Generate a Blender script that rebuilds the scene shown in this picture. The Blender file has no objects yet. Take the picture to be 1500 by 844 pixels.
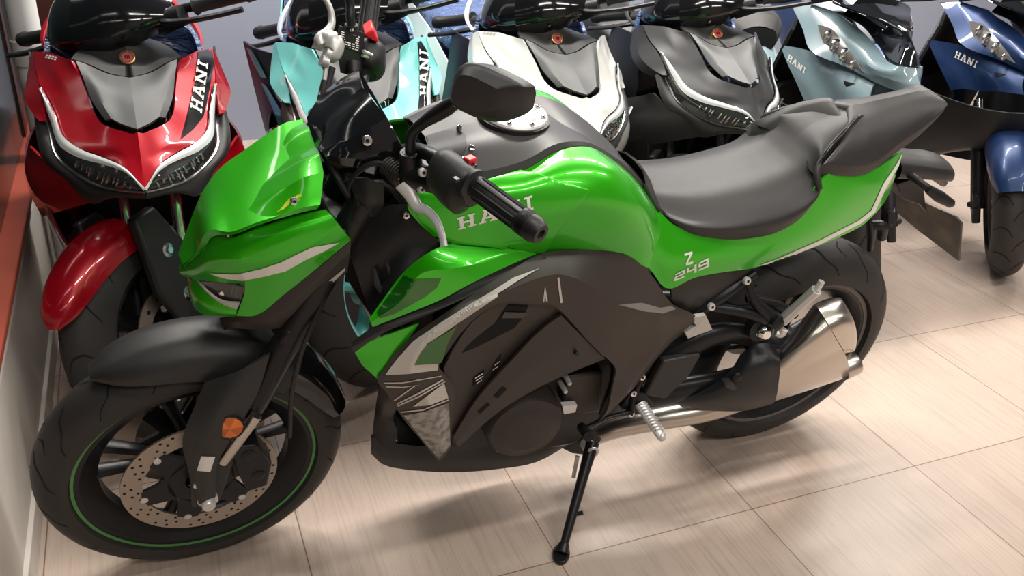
import bpy, bmesh, math, random
from math import sin, cos, pi, radians, sqrt, atan2
from mathutils import Vector, Matrix
from mathutils.bvhtree import BVHTree

# ---------------------------------------------------------------- camera
scene = bpy.context.scene
COL = scene.collection
CF, YAW, PITCH, ROLL = 1274.24, -0.41866, 0.48586, 0.06836
CPOS = Vector((0.00042, -1.5378, 1.42158))
LEAN, STEER, WB = 0.18471, 0.05026, 1.40
cam_d = bpy.data.cameras.new('camera')
cam_d.sensor_width = 36.0
cam_d.lens = CF / 1500 * 36
cam_d.clip_start = 0.05
cam = bpy.data.objects.new('camera', cam_d)
COL.objects.link(cam)
CROT = Matrix.Rotation(YAW, 3, 'Z') @ Matrix.Rotation(pi / 2 - PITCH, 3, 'X') @ Matrix.Rotation(ROLL, 3, 'Z')
cam.matrix_world = Matrix.Translation(CPOS) @ CROT.to_4x4()
scene.camera = cam

# ---------------------------------------------------------------- view, world, lights
scene.view_settings.view_transform = 'Standard'
scene.view_settings.look = 'None'
scene.view_settings.gamma = 1
scene.view_settings.use_curve_mapping = False
scene.view_settings.exposure = 0.0
world = bpy.data.worlds.new('world')
scene.world = world
world.use_nodes = True
world.node_tree.nodes['Background'].inputs[0].default_value = (1.0, 0.95, 0.9, 1)
world.node_tree.nodes['Background'].inputs[1].default_value = 0.03


def area(name, loc, target, sx, sy, power, color=(1, 0.95, 0.88)):
    d = bpy.data.lights.new(name, 'AREA')
    d.shape = 'RECTANGLE'
    d.size, d.size_y, d.energy, d.color = sx, sy, power, color
    o = bpy.data.objects.new(name, d)
    COL.objects.link(o)
    o.location = loc
    o.rotation_euler = (Vector(target) - Vector(loc)).to_track_quat('-Z', 'Y').to_euler()
    return o


# ceiling strip lamps of the showroom: rows over the scooters and behind the photographer
for lx in (-0.1, 1.25, 2.6, 3.9):
    area('ceiling_lamp', (lx, 1.45, 2.93), (lx, 1.45, 0), 1.1, 0.14, 66)
for lx in (0.5, 2.0, 3.5):
    area('ceiling_lamp', (lx, -1.0, 2.93), (lx, -1.0, 0), 1.1, 0.14, 20)
for lx in (0.5, 2.0):
    area('ceiling_lamp', (lx, -2.7, 2.93), (lx, -2.7, 0), 1.1, 0.14, 28)

# ---------------------------------------------------------------- pixel -> place helpers
RL = Matrix.Rotation(LEAN, 3, 'X')


def ray(px, py):
    d = CROT @ Vector(((px - 750) / CF, -(py - 422) / CF, -1.0))
    return CPOS.copy(), d.normalized()


def P(px, py, y):
    """point of the motorcycle (its own upright frame) seen at a pixel, at lateral offset y"""
    o, d = ray(px, py)
    o = RL.transposed() @ o
    d = RL.transposed() @ d
    t = (y - o.y) / d.y
    return o + t * d


def G(px, py, z=0.0):
    o, d = ray(px, py)
    return o + d * ((z - o.z) / d.z)


def WY(px, py, y):
    o, d = ray(px, py)
    return o + d * ((y - o.y) / d.y)


# ---------------------------------------------------------------- materials
def mat(name, color, rough=0.5, metal=0.0, coat=0.0, spec=0.5, emis=None, es=0.0, trans=0.0, ior=1.45, bump=None, alpha=1.0, coat_rough=0.03, vary=None):
    m = bpy.data.materials.new(name)
    m.use_nodes = True
    nt = m.node_tree
    b = nt.nodes['Principled BSDF']
    b.inputs['Base Color'].default_value = (*color, 1)
    b.inputs['Roughness'].default_value = rough
    b.inputs['Metallic'].default_value = metal
    b.inputs['Coat Weight'].default_value = coat
    b.inputs['Coat Roughness'].default_value = coat_rough
    b.inputs['Specular IOR Level'].default_value = spec
    b.inputs['Transmission Weight'].default_value = trans
    b.inputs['IOR'].default_value = ior
    b.inputs['Alpha'].default_value = alpha
    if emis:
        b.inputs['Emission Color'].default_value = (*emis, 1)
        b.inputs['Emission Strength'].default_value = es
    if vary or bump:
        tc = nt.nodes.new('ShaderNodeTexCoord')
        no = nt.nodes.new('ShaderNodeTexNoise')
        nt.links.new(tc.outputs['Object'], no.inputs['Vector'])
        no.inputs['Detail'].default_value = 4
    if vary:
        no.inputs['Scale'].default_value = vary[0]
        mx = nt.nodes.new('ShaderNodeMix')
        mx.data_type = 'RGBA'
        mx.inputs['A'].default_value = (*color, 1)
        mx.inputs['B'].default_value = (*vary[1], 1)
        rp = nt.nodes.new('ShaderNodeValToRGB')
        rp.color_ramp.elements[0].position = 0.42
        rp.color_ramp.elements[1].position = 0.62
        nt.links.new(no.outputs['Fac'], rp.inputs['Fac'])
        nt.links.new(rp.outputs['Color'], mx.inputs['Factor'])
        nt.links.new(mx.outputs['Result'], b.inputs['Base Color'])
    if bump:
        nb = nt.nodes.new('ShaderNodeTexNoise')
        nt.links.new(tc.outputs['Object'], nb.inputs['Vector'])
        nb.inputs['Scale'].default_value = bump[0]
        bp = nt.nodes.new('ShaderNodeBump')
        bp.inputs['Strength'].default_value = bump[1]
        bp.inputs['Distance'].default_value = 0.002
        nt.links.new(nb.outputs['Fac'], bp.inputs['Height'])
        nt.links.new(bp.outputs['Normal'], b.inputs['Normal'])
    return m


M = {}
M['green'] = mat('candy_green_paint', (0.030, 0.50, 0.001), 0.33, 0.40, 0.75)
M['green2'] = mat('dark_green_paint', (0.006, 0.12, 0.003), 0.30, 0.4, 1.0)
M['tape'] = mat('green_rim_tape', (0.10, 0.30, 0.09), 0.5)
M['lever'] = mat('polished_lever', (0.78, 0.77, 0.76), 0.38, 0.25)
M['rimgrey'] = mat('grey_rim_lip', (0.16, 0.15, 0.14), 0.45)
M['stripe'] = mat('silver_sticker', (0.90, 0.88, 0.84), 0.4)
M['lightgrey'] = mat('light_grey_sticker', (0.55, 0.52, 0.48), 0.4)
M['darkpanel'] = mat('matt_graphite_plastic', (0.040, 0.032, 0.028), 0.42, bump=(900, 0.05))
M['greycover'] = mat('satin_grey_plastic', (0.060, 0.057, 0.057), 0.36, 0.10, bump=(900, 0.05))
M['fender'] = mat('matt_black_plastic', (0.026, 0.025, 0.025), 0.45, bump=(900, 0.05))
M['black'] = mat('black_plastic', (0.012, 0.012, 0.014), 0.42)
M['gloss'] = mat('gloss_black_plastic', (0.008, 0.008, 0.010), 0.12, coat=0.6)
M['frame'] = mat('satin_black_metal', (0.014, 0.014, 0.016), 0.35, 0.3)
M['rubber'] = mat('tyre_rubber', (0.028, 0.025, 0.024), 0.6, bump=(300, 0.08))
M['groove'] = mat('tyre_groove', (0.006, 0.006, 0.006), 0.9)
M['grip'] = mat('grip_rubber', (0.022, 0.022, 0.023), 0.45, bump=(700, 0.15))
M['seat'] = mat('black_vinyl', (0.031, 0.029, 0.029), 0.46, bump=(800, 0.18))
M['steel'] = mat('brushed_steel', (0.62, 0.57, 0.52), 0.30, 1.0)
M['chrome'] = mat('chrome', (0.82, 0.82, 0.82), 0.12, 1.0)
M['alu'] = mat('cast_aluminium', (0.66, 0.65, 0.64), 0.40, 0.45)
M['disc'] = mat('drilled_steel', (0.42, 0.36, 0.31), 0.40, 0.85)
M['hole'] = mat('hole_black', (0.005, 0.005, 0.005), 0.9)  # near-black for painted-on insides of holes and vents, and dark lettering
M['amber'] = mat('amber_reflector', (0.75, 0.16, 0.010), 0.25, coat=0.6)
M['amber2'] = mat('amber_reflector_facet', (0.48, 0.09, 0.006), 0.25, coat=0.6)
M['red'] = mat('red_switch', (0.75, 0.02, 0.03), 0.35)
M['white'] = mat('white_label', (0.80, 0.78, 0.76), 0.5)
M['engine'] = mat('black_engine_case', (0.020, 0.018, 0.018), 0.38)
M['engine2'] = mat('brown_black_engine_cover', (0.040, 0.032, 0.029), 0.45)
M['lens'] = mat('headlight_glass', (0.05, 0.045, 0.045), 0.05, coat=1.0)
M['screen'] = mat('smoked_screen', (0.010, 0.012, 0.015), 0.06, coat=1.0)
M['plate'] = mat('number_plate_board', (0.075, 0.068, 0.060), 0.5, vary=(14, (0.15, 0.12, 0.09)))


# ---------------------------------------------------------------- tagging
def tag(o, label=None, cat=None, group=None, kind=None):
    if label:
        o['label'] = label
    if cat:
        o['category'] = cat
    if group:
        o['group'] = group
    if kind:
        o['kind'] = kind
    return o


def empty(name, loc=(0, 0, 0), rot=(0, 0, 0), parent=None):
    o = bpy.data.objects.new(name, None)
    COL.objects.link(o)
    o.empty_display_size = 0.1
    o.location = loc
    o.rotation_euler = rot
    o.parent = parent
    return o


# ---------------------------------------------------------------- splines
def spline(pts, m, corners=(), closed=False):
    pts = [Vector(p) for p in pts]
    K = len(pts)
    if closed:
        pts = [pts[-1]] + pts + [pts[0], pts[1]]
        r = spline(pts, m, [c + 1 for c in corners])
        return r[m:m + K * m]
    if K == 2:
        return [pts[0].lerp(pts[1], j / m) for j in range(m + 1)]
    d = [max((pts[i + 1] - pts[i]).length, 1e-6) for i in range(K - 1)]

    def tan(i, side):
        if i == 0:
            return (pts[1] - pts[0]) / d[0]
        if i == K - 1:
            return (pts[-1] - pts[-2]) / d[-1]
        if i in corners:
            return (pts[i + 1] - pts[i]) / d[i] if side > 0 else (pts[i] - pts[i - 1]) / d[i - 1]
        a, b = d[i - 1], d[i]
        return ((pts[i] - pts[i - 1]) / a * b + (pts[i + 1] - pts[i]) / b * a) / (a + b)
    out = []
    for i in range(K - 1):
        t0 = tan(i, 1) * d[i]
        t1 = tan(i + 1, -1) * d[i]
        for j in range(m):
            t = j / m
            t2, t3 = t * t, t * t * t
            out.append(pts[i] * (2 * t3 - 3 * t2 + 1) + t0 * (t3 - 2 * t2 + t) + pts[i + 1] * (-2 * t3 + 3 * t2) + t1 * (t3 - t2))
    out.append(pts[-1].copy())
    return out


def mir(p):
    return Vector((p[0], -p[1], p[2]))


# ---------------------------------------------------------------- mesh builder
class MB:
    def __init__(s):
        s.v, s.f, s.mi = [], [], []
        s.twin = None          # the right-hand counterpart, linked as a part of its own

    def add(s, verts, faces, mi=0):
        o = len(s.v)
        s.v += [Vector(v) for v in verts]
        for f in faces:
            s.f.append([i + o for i in f])
            s.mi.append(mi)
        return s

    def grid(s, rows, m=5, n=5, cc=(), cr=(), sym=False, thick=0.0, out=None, mi=0, mirror=False, close_u=False):
        """control net -> smooth sheet (rows of equal length); thick > 0 makes it a closed shell"""
        K = len(rows[0])
        assert all(len(r) == K for r in rows), [len(r) for r in rows]
        rr = []
        for r in rows:
            r = [Vector(p) for p in r]
            if sym:
                r = r + [mir(p) for p in reversed(r[:-1])]
            rr.append(spline(r, m, [c for c in cc] + ([2 * (K - 1) - c for c in cc] if sym else []), closed=close_u))
        U = len(rr[0])
        cols = [spline([rr[j][i] for j in range(len(rr))], n, cr) for i in range(U)]
        V = len(cols[0])
        g = [[cols[i][j] for i in range(U)] for j in range(V)]
        s.sheet(g, thick, out, mi, close_u)
        if mirror:
            g2 = [[mir(p) for p in r] for r in g]
            if s.twin is None:
                s.twin = MB()
            s.twin.sheet(g2, thick, mir(out) if out is not None else None, mi, close_u)
        return s

    def sheet(s, g, thick=0.0, out=None, mi=0, close_u=False):
        V, U = len(g), len(g[0])
        verts = [p for r in g for p in r]
        faces = []
        UU = U if close_u else U - 1
        for j in range(V - 1):
            for i in range(UU):
                i2 = (i + 1) % U
                faces.append([j * U + i, j * U + i2, (j + 1) * U + i2, (j + 1) * U + i])
        nrm = [Vector((0, 0, 0)) for _ in verts]
        for f in faces:
            n = (verts[f[2]] - verts[f[0]]).cross(verts[f[3]] - verts[f[1]])
            for i in f:
                nrm[i] += n
        if out is not None:
            out = Vector(out)
            if sum(n.dot(out) for n in nrm) < 0:
                faces = [list(reversed(f)) for f in faces]
                nrm = [-n for n in nrm]
        nrm = [n.normalized() for n in nrm]
        if thick <= 0:
            return s.add(verts, faces, mi)
        N = len(verts)
        v2 = [p - n * thick for p, n in zip(verts, nrm)]
        f2 = [[i + N for i in reversed(f)] for f in faces]
        cnt = {}
        for f in faces:
            for a, b in zip(f, f[1:] + f[:1]):
                cnt[(a, b)] = 1
        side = []
        for (a, b) in cnt:
            if (b, a) not in cnt:
                side.append([b, a, a + N, b + N])
        return s.add(verts + v2, faces + f2 + side, mi)

    def tube(s, path, r, n=12, m=6, corners=(), mi=0, caps=True, straight=False, flat=None):
        """swept round tube; r a number or one radius per path point; flat=(ry, vec) gives an oval"""
        path = [Vector(p) for p in path]
        if not hasattr(r, '__len__'):
            r = [r] * len(path)
        if straight or len(path) == 2:
            pts, rad = path, list(r)
        else:
            pts = spline(path, m, corners)
            rad = []
            for i in range(len(path) - 1):
                for j in range(m):
                    rad.append(r[i] + (r[i + 1] - r[i]) * j / m)
            rad.append(r[-1])
        L = len(pts)
        t0 = (pts[1] - pts[0]).normalized()
        a = t0.orthogonal().normalized() if flat is None else (Vector(flat[1]) - t0 * Vector(flat[1]).dot(t0)).normalized()
        rings = []
        for i in range(L):
            t = (pts[min(i + 1, L - 1)] - pts[max(i - 1, 0)]).normalized()
            a = (a - t * a.dot(t)).normalized()
            b = t.cross(a)
            k = 1.0 if flat is None else flat[0]
            rings.append([pts[i] + (a * cos(2 * pi * q / n) * k + b * sin(2 * pi * q / n)) * rad[i] for q in range(n)])
        verts = [p for ri in rings for p in ri]
        faces = []
        for i in range(L - 1):
            for q in range(n):
                q2 = (q + 1) % n
                faces.append([i * n + q, i * n + q2, (i + 1) * n + q2, (i + 1) * n + q])
        if caps:
            faces.append(list(reversed(range(n))))
            faces.append([(L - 1) * n + q for q in range(n)])
        return s.add(verts, faces, mi)

    def lathe(s, prof, axis, origin, n=32, mi=0, closed=False, arc=None):
        """prof: (radius, height) pairs turned about axis through origin"""
        ax = Vector(axis).normalized()
        a = ax.orthogonal().normalized()
        b = ax.cross(a)
        o = Vector(origin)
        verts, faces = [], []
        L = len(prof)
        for q in range(n):
            an = 2 * pi * q / n
            for (r, h) in prof:
                verts.append(o + ax * h + (a * cos(an) + b * sin(an)) * r)
        for q in range(n):
            q2 = (q + 1) % n
            for i in range(L if closed else L - 1):
                i2 = (i + 1) % L
                faces.append([q * L + i, q2 * L + i, q2 * L + i2, q * L + i2])
        return s.add(verts, faces, mi)

    def prism(s, outline, vec, mi=0, scale=1.0):
        """outline polygon pushed along vec into a solid"""
        pts = [Vector(p) for p in outline]
        vec = Vector(vec)
        c = sum(pts, Vector()) / len(pts)
        N = len(pts)
        p2 = [c + (p - c) * scale + vec for p in pts]
        nrm = Vector()
        for i in range(N):
            nrm += (pts[i] - c).cross(pts[(i + 1) % N] - c)
        top = list(range(N))
        if nrm.dot(vec) > 0:
            top.reverse()
        faces = [top, [i + N for i in reversed(top)]]
        for i in range(N):
            a, b = top[i], top[(i + 1) % N]
            faces.append([b, a, a + N, b + N])
        return s.add(pts + p2, faces, mi)

    def box(s, c, size, rot=None, mi=0):
        c = Vector(c)
        R = rot if rot is not None else Matrix.Identity(3)
        h = [x / 2 for x in size]
        vs = [c + R @ Vector((sx * h[0], sy * h[1], sz * h[2])) for sz in (-1, 1) for sy in (-1, 1) for sx in (-1, 1)]
        return s.add(vs, [[0, 2, 3, 1], [4, 5, 7, 6], [0, 1, 5, 4], [2, 6, 7, 3], [0, 4, 6, 2], [1, 3, 7, 5]], mi)

    def ball(s, c, r, n=12, mi=0, sc=(1, 1, 1)):
        c = Vector(c)
        verts, faces = [], []
        h = n // 2
        for i in range(1, h):
            for q in range(n):
                th, ph = pi * i / h, 2 * pi * q / n
                verts.append(c + Vector((sin(th) * cos(ph) * sc[0], sin(th) * sin(ph) * sc[1], cos(th) * sc[2])) * r)
        T, B = len(verts), len(verts) + 1
        verts += [c + Vector((0, 0, r * sc[2])), c - Vector((0, 0, r * sc[2]))]
        for i in range(h - 2):
            for q in range(n):
                faces.append([i * n + q, (i + 1) * n + q, (i + 1) * n + (q + 1) % n, i * n + (q + 1) % n])
        for q in range(n):
            faces.append([T, q, (q + 1) % n])
            faces.append([B, (h - 2) * n + (q + 1) % n, (h - 2) * n + q])
        return s.add(verts, faces, mi)

    def xform(s, fn):
        s.v = [Vector(fn(v)) for v in s.v]
        return s

    def build(s, name, mats, parent=None, angle=38, bevel=0.0, bseg=2, subd=0, recalc=True, weld=0.0, label=None):
        me = bpy.data.meshes.new(name)
        me.from_pydata([tuple(v) for v in s.v], [], s.f)
        if not isinstance(mats, (list, tuple)):
            mats = [mats]
        for m in mats:
            me.materials.append(M[m] if isinstance(m, str) else m)
        me.polygons.foreach_set('material_index', s.mi)
        bm = bmesh.new()
        bm.from_mesh(me)
        if weld:
            bmesh.ops.remove_doubles(bm, verts=bm.verts, dist=weld)
        if recalc:
            bmesh.ops.recalc_face_normals(bm, faces=bm.faces)
        bm.to_mesh(me)
        bm.free()
        me.polygons.foreach_set('use_smooth', [True] * len(me.polygons))
        me.set_sharp_from_angle(angle=radians(angle))
        o = bpy.data.objects.new(name, me)
        COL.objects.link(o)
        o.parent = parent
        if bevel:
            b = o.modifiers.new('bevel', 'BEVEL')
            b.width, b.segments, b.limit_method, b.angle_limit = bevel, bseg, 'ANGLE', radians(38)
        if subd:
            b = o.modifiers.new('subd', 'SUBSURF')
            b.levels = b.render_levels = subd
        if label:
            o['label'] = label
        if s.twin is not None:
            s.twin.build(name, mats, parent, angle, bevel, bseg, subd, recalc, weld, label)
        return o


def bvh_of(*objs):
    vs, fs = [], []
    for o in objs:
        k = len(vs)
        vs += [v.co.copy() for v in o.data.vertices]
        fs += [[i + k for i in p.vertices] for p in o.data.polygons]
    return BVHTree.FromPolygons(vs, fs)


def flat_mesh(polys, maxlen):
    """2-D polygons -> finely cut triangles"""
    bm = bmesh.new()
    for p in polys:
        vs = [bm.verts.new((a, b, 0)) for a, b in p]
        try:
            bm.faces.new(vs)
        except ValueError:
            pass
    bmesh.ops.triangulate(bm, faces=bm.faces)
    for _ in range(6):
        es = [e for e in bm.edges if e.calc_length() > maxlen]
        if not es:
            break
        bmesh.ops.subdivide_edges(bm, edges=es, cuts=1)
        bmesh.ops.triangulate(bm, faces=bm.faces)
    bm.verts.index_update()
    v = [(x.co.x, x.co.y) for x in bm.verts]
    f = [[q.index for q in x.verts] for x in bm.faces]
    bm.free()
    return v, f


def decal(name, polys, targets, matn, parent, off=0.0012, maxlen=5, label=None, solid=0.0):
    """a sticker on the motorcycle's panels: pixel polygons laid down on the real surface"""
    tree = bvh_of(*targets)
    v2, f = flat_mesh(polys, maxlen)
    vs, bad = [], set()
    for i, (a, b) in enumerate(v2):
        o, d = ray(a, b)
        o = RL.transposed() @ o
        d = RL.transposed() @ d
        hit = tree.ray_cast(o, d)
        if hit[0] is None:
            bad.add(i)
            vs.append(Vector((0, 0, 0)))
            continue
        n = hit[1] if hit[1].dot(d) < 0 else -hit[1]
        vs.append(hit[0] + n * off)
    f = [t for t in f if not any(i in bad for i in t)]
    mb = MB()
    mb.add(vs, f)
    # drop unused
    used = sorted({i for t in mb.f for i in t})
    mp = {i: k for k, i in enumerate(used)}
    mb.v = [mb.v[i] for i in used]
    mb.f = [[mp[i] for i in t] for t in mb.f]
    ob = mb.build(name, matn, parent, angle=60, recalc=False, label=label)
    if solid:
        bm = bmesh.new()
        bm.from_mesh(ob.data)
        bmesh.ops.recalc_face_normals(bm, faces=bm.faces)
        for _ in range(3):
            bmesh.ops.smooth_vert(bm, verts=[v for v in bm.verts if not v.is_boundary], factor=.5, use_axis_x=True, use_axis_y=True, use_axis_z=True)
        bm.normal_update()
        if sum(f.normal.y for f in bm.faces) > 0:
            bmesh.ops.reverse_faces(bm, faces=bm.faces)
        bm.to_mesh(ob.data)
        bm.free()
        sd = ob.modifiers.new('solid', 'SOLIDIFY')
        sd.thickness, sd.offset = solid, -1
        bv = ob.modifiers.new('bevel', 'BEVEL')
        bv.width, bv.segments, bv.limit_method, bv.angle_limit = .0018, 2, 'ANGLE', radians(50)
    return ob


def quadmap(quad):
    """unit square -> pixel quad (bl, br, tr, tl)"""
    bl, br, tr, tl = [Vector(q) for q in quad]
    return lambda u, v: tuple((bl * (1 - u) + br * u) * (1 - v) + (tl * (1 - u) + tr * u) * v)


def R_(x0, y0, x1, y1):
    return [(x0, y0), (x1, y0), (x1, y1), (x0, y1)]


SLAB = {
    'H': [R_(.02, 0, .42, .14), R_(.58, 0, .98, .14), R_(.02, .86, .42, 1), R_(.58, .86, .98, 1), R_(.12, .14, .33, .86), R_(.67, .14, .88, .86), R_(.33, .42, .67, .58)],
    'A': [R_(.0, 0, .38, .13), R_(.58, 0, 1.0, .13), [(.1, .13), (.28, .13), (.52, .8), (.46, 1), (.36, 1)], [(.68, .13), (.92, .13), (.64, 1), (.46, 1), (.46, .85)], R_(.28, .28, .72, .42), R_(.25, .88, .6, 1)],
    'N': [R_(.02, 0, .38, .13), R_(.02, .87, .34, 1), R_(.1, .13, .27, .87), R_(.64, .87, .99, 1), R_(.73, .13, .9, .87), [(.27, 1), (.1, 1), (.68, 0), (.9, 0), (.9, .13)]],
    'I': [R_(.15, 0, .85, .14), R_(.15, .86, .85, 1), R_(.36, .14, .64, .86)],
}

# ================================================================ setting
def floor_material():
    m = bpy.data.materials.new('wood_look_tiles')
    m.use_nodes = True
    nt = m.node_tree
    N, L = nt.nodes, nt.links
    b = N['Principled BSDF']
    tc = N.new('ShaderNodeTexCoord')

    def noise(sx, sy, scale, detail=4, rough=.55):
        mp = N.new('ShaderNodeMapping')
        mp.inputs['Scale'].default_value = (sx, sy, 1)
        L.new(tc.outputs['Object'], mp.inputs['Vector'])
        n = N.new('ShaderNodeTexNoise')
        n.inputs['Scale'].default_value = scale
        n.inputs['Detail'].default_value = detail
        n.inputs['Roughness'].default_value = rough
        L.new(mp.outputs['Vector'], n.inputs['Vector'])
        return n

    def mix(fac, a, c, mode='MIX'):
        x = N.new('ShaderNodeMix')
        x.data_type = 'RGBA'
        x.blend_type = mode
        for sock, val in (('Factor', fac), ('A', a), ('B', c)):
            if isinstance(val, (int, float)):
                x.inputs[sock].default_value = val
            elif isinstance(val, tuple):
                x.inputs[sock].default_value = (*val, 1)
            else:
                L.new(val, x.inputs[sock])
        return x.outputs['Result']

    def ramp(src, a, c):
        r = N.new('ShaderNodeValToRGB')
        r.color_ramp.elements[0].position = a
        r.color_ramp.elements[1].position = c
        L.new(src, r.inputs['Fac'])
        return r.outputs['Color']
    big = noise(1, 1, 1.6)
    grain = noise(95, 3.2, 1.0, 6, .65)
    fine = noise(240, 9, 1.0, 4, .6)
    c = mix(ramp(big.outputs['Fac'], .38, .62), (0.60, 0.470, 0.39), (0.54, 0.44, 0.375))
    c = mix(ramp(grain.outputs['Fac'], .48, .74), c, (0.43, 0.345, 0.285))
    x = mix(ramp(fine.outputs['Fac'], .54, .70), c, (0.42, 0.335, 0.275))
    c = mix(0.55, c, x)
    br = N.new('ShaderNodeTexBrick')
    br.offset = 0.0
    mp = N.new('ShaderNodeMapping')
    mp.inputs['Location'].default_value = (-0.711, 0.297, 0)
    L.new(tc.outputs['Object'], mp.inputs['Vector'])
    L.new(mp.outputs['Vector'], br.inputs['Vector'])
    br.inputs['Scale'].default_value = 1.0
    br.inputs['Brick Width'].default_value = 0.5175
    br.inputs['Row Height'].default_value = 0.539
    br.inputs['Mortar Size'].default_value = 0.0016
    br.inputs['Mortar Smooth'].default_value = 0.3
    br.inputs['Color1'].default_value = (1, 1, 1, 1)
    br.inputs['Color2'].default_value = (0.93, 0.92, 0.92, 1)
    br.inputs['Mortar'].default_value = (0.42, 0.34, 0.29, 1)
    c = mix(1.0, c, br.outputs['Color'], 'MULTIPLY')
    L.new(c, b.inputs['Base Color'])
    b.inputs['Roughness'].default_value = 0.34
    b.inputs['Specular IOR Level'].default_value = 0.45
    return m


M['floor'] = floor_material()
M['wallwhite'] = mat('cream_painted_wall', (0.62, 0.57, 0.52), 0.55, bump=(60, 0.03))
M['ledge'] = mat('terracotta_ledge', (0.30, 0.060, 0.036), 0.35)
M['bluewall'] = mat('blue_grey_wall', (0.30, 0.33, 0.42), 0.6)
M['ceil'] = mat('dark_ceiling', (0.10, 0.10, 0.10), 0.8)
M['shopwall'] = mat('grey_shop_wall', (0.22, 0.20, 0.19), 0.7)
M['darkglass'] = mat('dark_window_glass', (0.012, 0.020, 0.018), 0.12, spec=0.3)
M['brownwood'] = mat('dark_brown_frame', (0.045, 0.014, 0.012), 0.4)
M['pipe'] = mat('white_pvc_pipe', (0.78, 0.75, 0.71), 0.4)
M['pipejoint'] = mat('pipe_socket', (0.70, 0.67, 0.63), 0.4)

XW = -0.345                    # the side wall's face


def struct(name, mb, mats, **k):
    return tag(mb.build(name, mats, **k), kind='structure')


struct('floor', MB().box((2.2, -0.55, -0.05), (6.6, 6.6, 0.1)), 'floor')
struct('ceiling', MB().box((2.2, -0.55, 3.05), (6.6, 6.6, 0.1)), 'ceil')
struct('wall_back', MB().box((2.2, 2.75, 1.5), (6.6, 0.1, 3.0)), 'bluewall')
struct('wall_right', MB().box((5.45, -0.55, 1.5), (0.1, 6.6, 3.0)), 'shopwall')
struct('wall_front', MB().box((2.2, -3.85, 1.5), (6.6, 0.1, 3.0)), 'shopwall')
# low cream wall along the left with a terracotta ledge, dark window above it and a brown frame post
struct('wall_left', MB().box((XW - .06, -.55, .20), (.12, 6.5, .40)), 'wallwhite', bevel=.003)
struct('trim_1', MB().box((XW - .055, -.55, .423), (.13, 6.5, .044)), 'pipejoint', bevel=.004)
struct('trim_2', MB().box((XW - .050, -.55, .455), (.14, 6.5, .022)), 'ledge', bevel=.004)
struct('trim_3', MB().box((XW + .004, -.55, .035), (.012, 6.5, .07)), 'wallwhite', bevel=.002)
wf = struct('window_1', MB().box((XW - .046, -.55, 1.72), (.03, 6.5, 2.5)), 'darkglass')
for k, yy in enumerate((-3.6, -1.9, -.2, 1.5)):
    f_ = MB().box((XW - .040, yy, 1.72), (.03, .05, 2.5)).build('window_frame', ['brownwood'], wf)
struct('trim_4', MB().box((-.30, 2.62, 1.5), (.14, .14, 3.0)), 'brownwood', bevel=.004)
pp = MB().lathe([(0, 0), (.040, 0), (.040, 2.99), (0, 2.99)], (0, 0, 1), (XW + .052, 1.28, .002), 24)
pipe = tag(pp.build('water_pipe', ['pipe'], angle=50), 'white vertical pipe standing against the low wall behind the red scooter', 'pipe')
pj = MB().lathe([(.040, 0), (.045, .004), (.045, .07), (.040, .074)], (0, 0, 1), (XW + .052, 1.28, .74), 24)
pj.build('pipe_socket', ['pipejoint'], pipe)
pc = MB().tube([(XW + .080, 1.262, .80), (XW + .112, 1.25, .805)], .006, 10)
pc.build('pipe_clip', ['steel'], pipe)

# ================================================================ the green motorcycle
BIKE = empty('motorcycle', (0, 0, 0), (LEAN, 0, 0))
tag(BIKE, 'green and black naked motorcycle leaning on its side stand in the foreground', 'motorcycle')
RF, RR, RAKE = 0.290, 0.312, radians(25)
_ax = Vector((sin(RAKE), 0, cos(RAKE)))
_SR = Matrix.Rotation(STEER, 3, _ax)
_piv = Vector((0.035, 0, RF))


def FW(v):
    """front-wheel frame (axle centre) -> motorcycle frame, with the bars turned"""
    p = Vector(v) + Vector((0, 0, RF))
    return _SR @ (p - _piv) + _piv


def RWm(v):
    return Vector(v) + Vector((WB, 0, RR))


def tyre_profile(r, w, rim):
    h = r - rim
    pts = []
    for k in range(-9, 10):
        a = k / 9 * radians(100)
        pts.append((r - h * 0.82 + h * 0.82 * cos(a), w / 2 * sin(a) * (1 if abs(a) < pi / 2 else 1.0)))
    pts = [(rim, -w * 0.37)] + pts + [(rim, w * 0.37)]
    return pts


def make_tyre(fn, r, w, rim, parent, ngroove, sgn):
    mb = MB()
    mb.lathe(tyre_profile(r, w, rim), (0, 1, 0), (0, 0, 0), 96, 0, closed=True)
    mb.xform(fn)
    t = mb.build('tire', ['rubber'], parent, angle=50)
    # tread grooves: short curved cuts laid into the crown
    g = MB()
    h = (r - rim) * 0.82

    def surf(an, s, off=0.0006):
        a = s * radians(78)
        rr = r - h + (h + off) * cos(a)
        return Vector((rr * cos(an), w / 2 * sin(a) * (1 + off / w * 2), rr * sin(an)))
    for k in range(ngroove):
        base = 2 * pi * k / ngroove
        for side in (-1, 1):
            bs = base + (pi / ngroove if side > 0 else 0)
            cl = [(0.10, 0.0), (0.30, 0.06), (0.55, 0.10), (0.80, 0.20), (0.98, 0.24)]
            L = []
            for (s_, da) in cl:
                wd = 0.012 * (1 - 0.55 * s_)
                L.append([surf(bs + sgn * da - wd, side * s_), surf(bs + sgn * da + wd, side * s_)])
            g.grid(L, 1, 5)
            if k % 2 == 0:
                L = []
                for (s_, da) in [(0.05, 0.30), (0.25, 0.26), (0.5, 0.32)]:
                    L.append([surf(bs + sgn * da - 0.007, side * s_), surf(bs + sgn * da + 0.007, side * s_)])
                g.grid(L, 1, 4)
    g.xform(fn)
    g.build('tread_grooves', ['groove'], t, angle=60, recalc=False)
    return t


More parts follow.
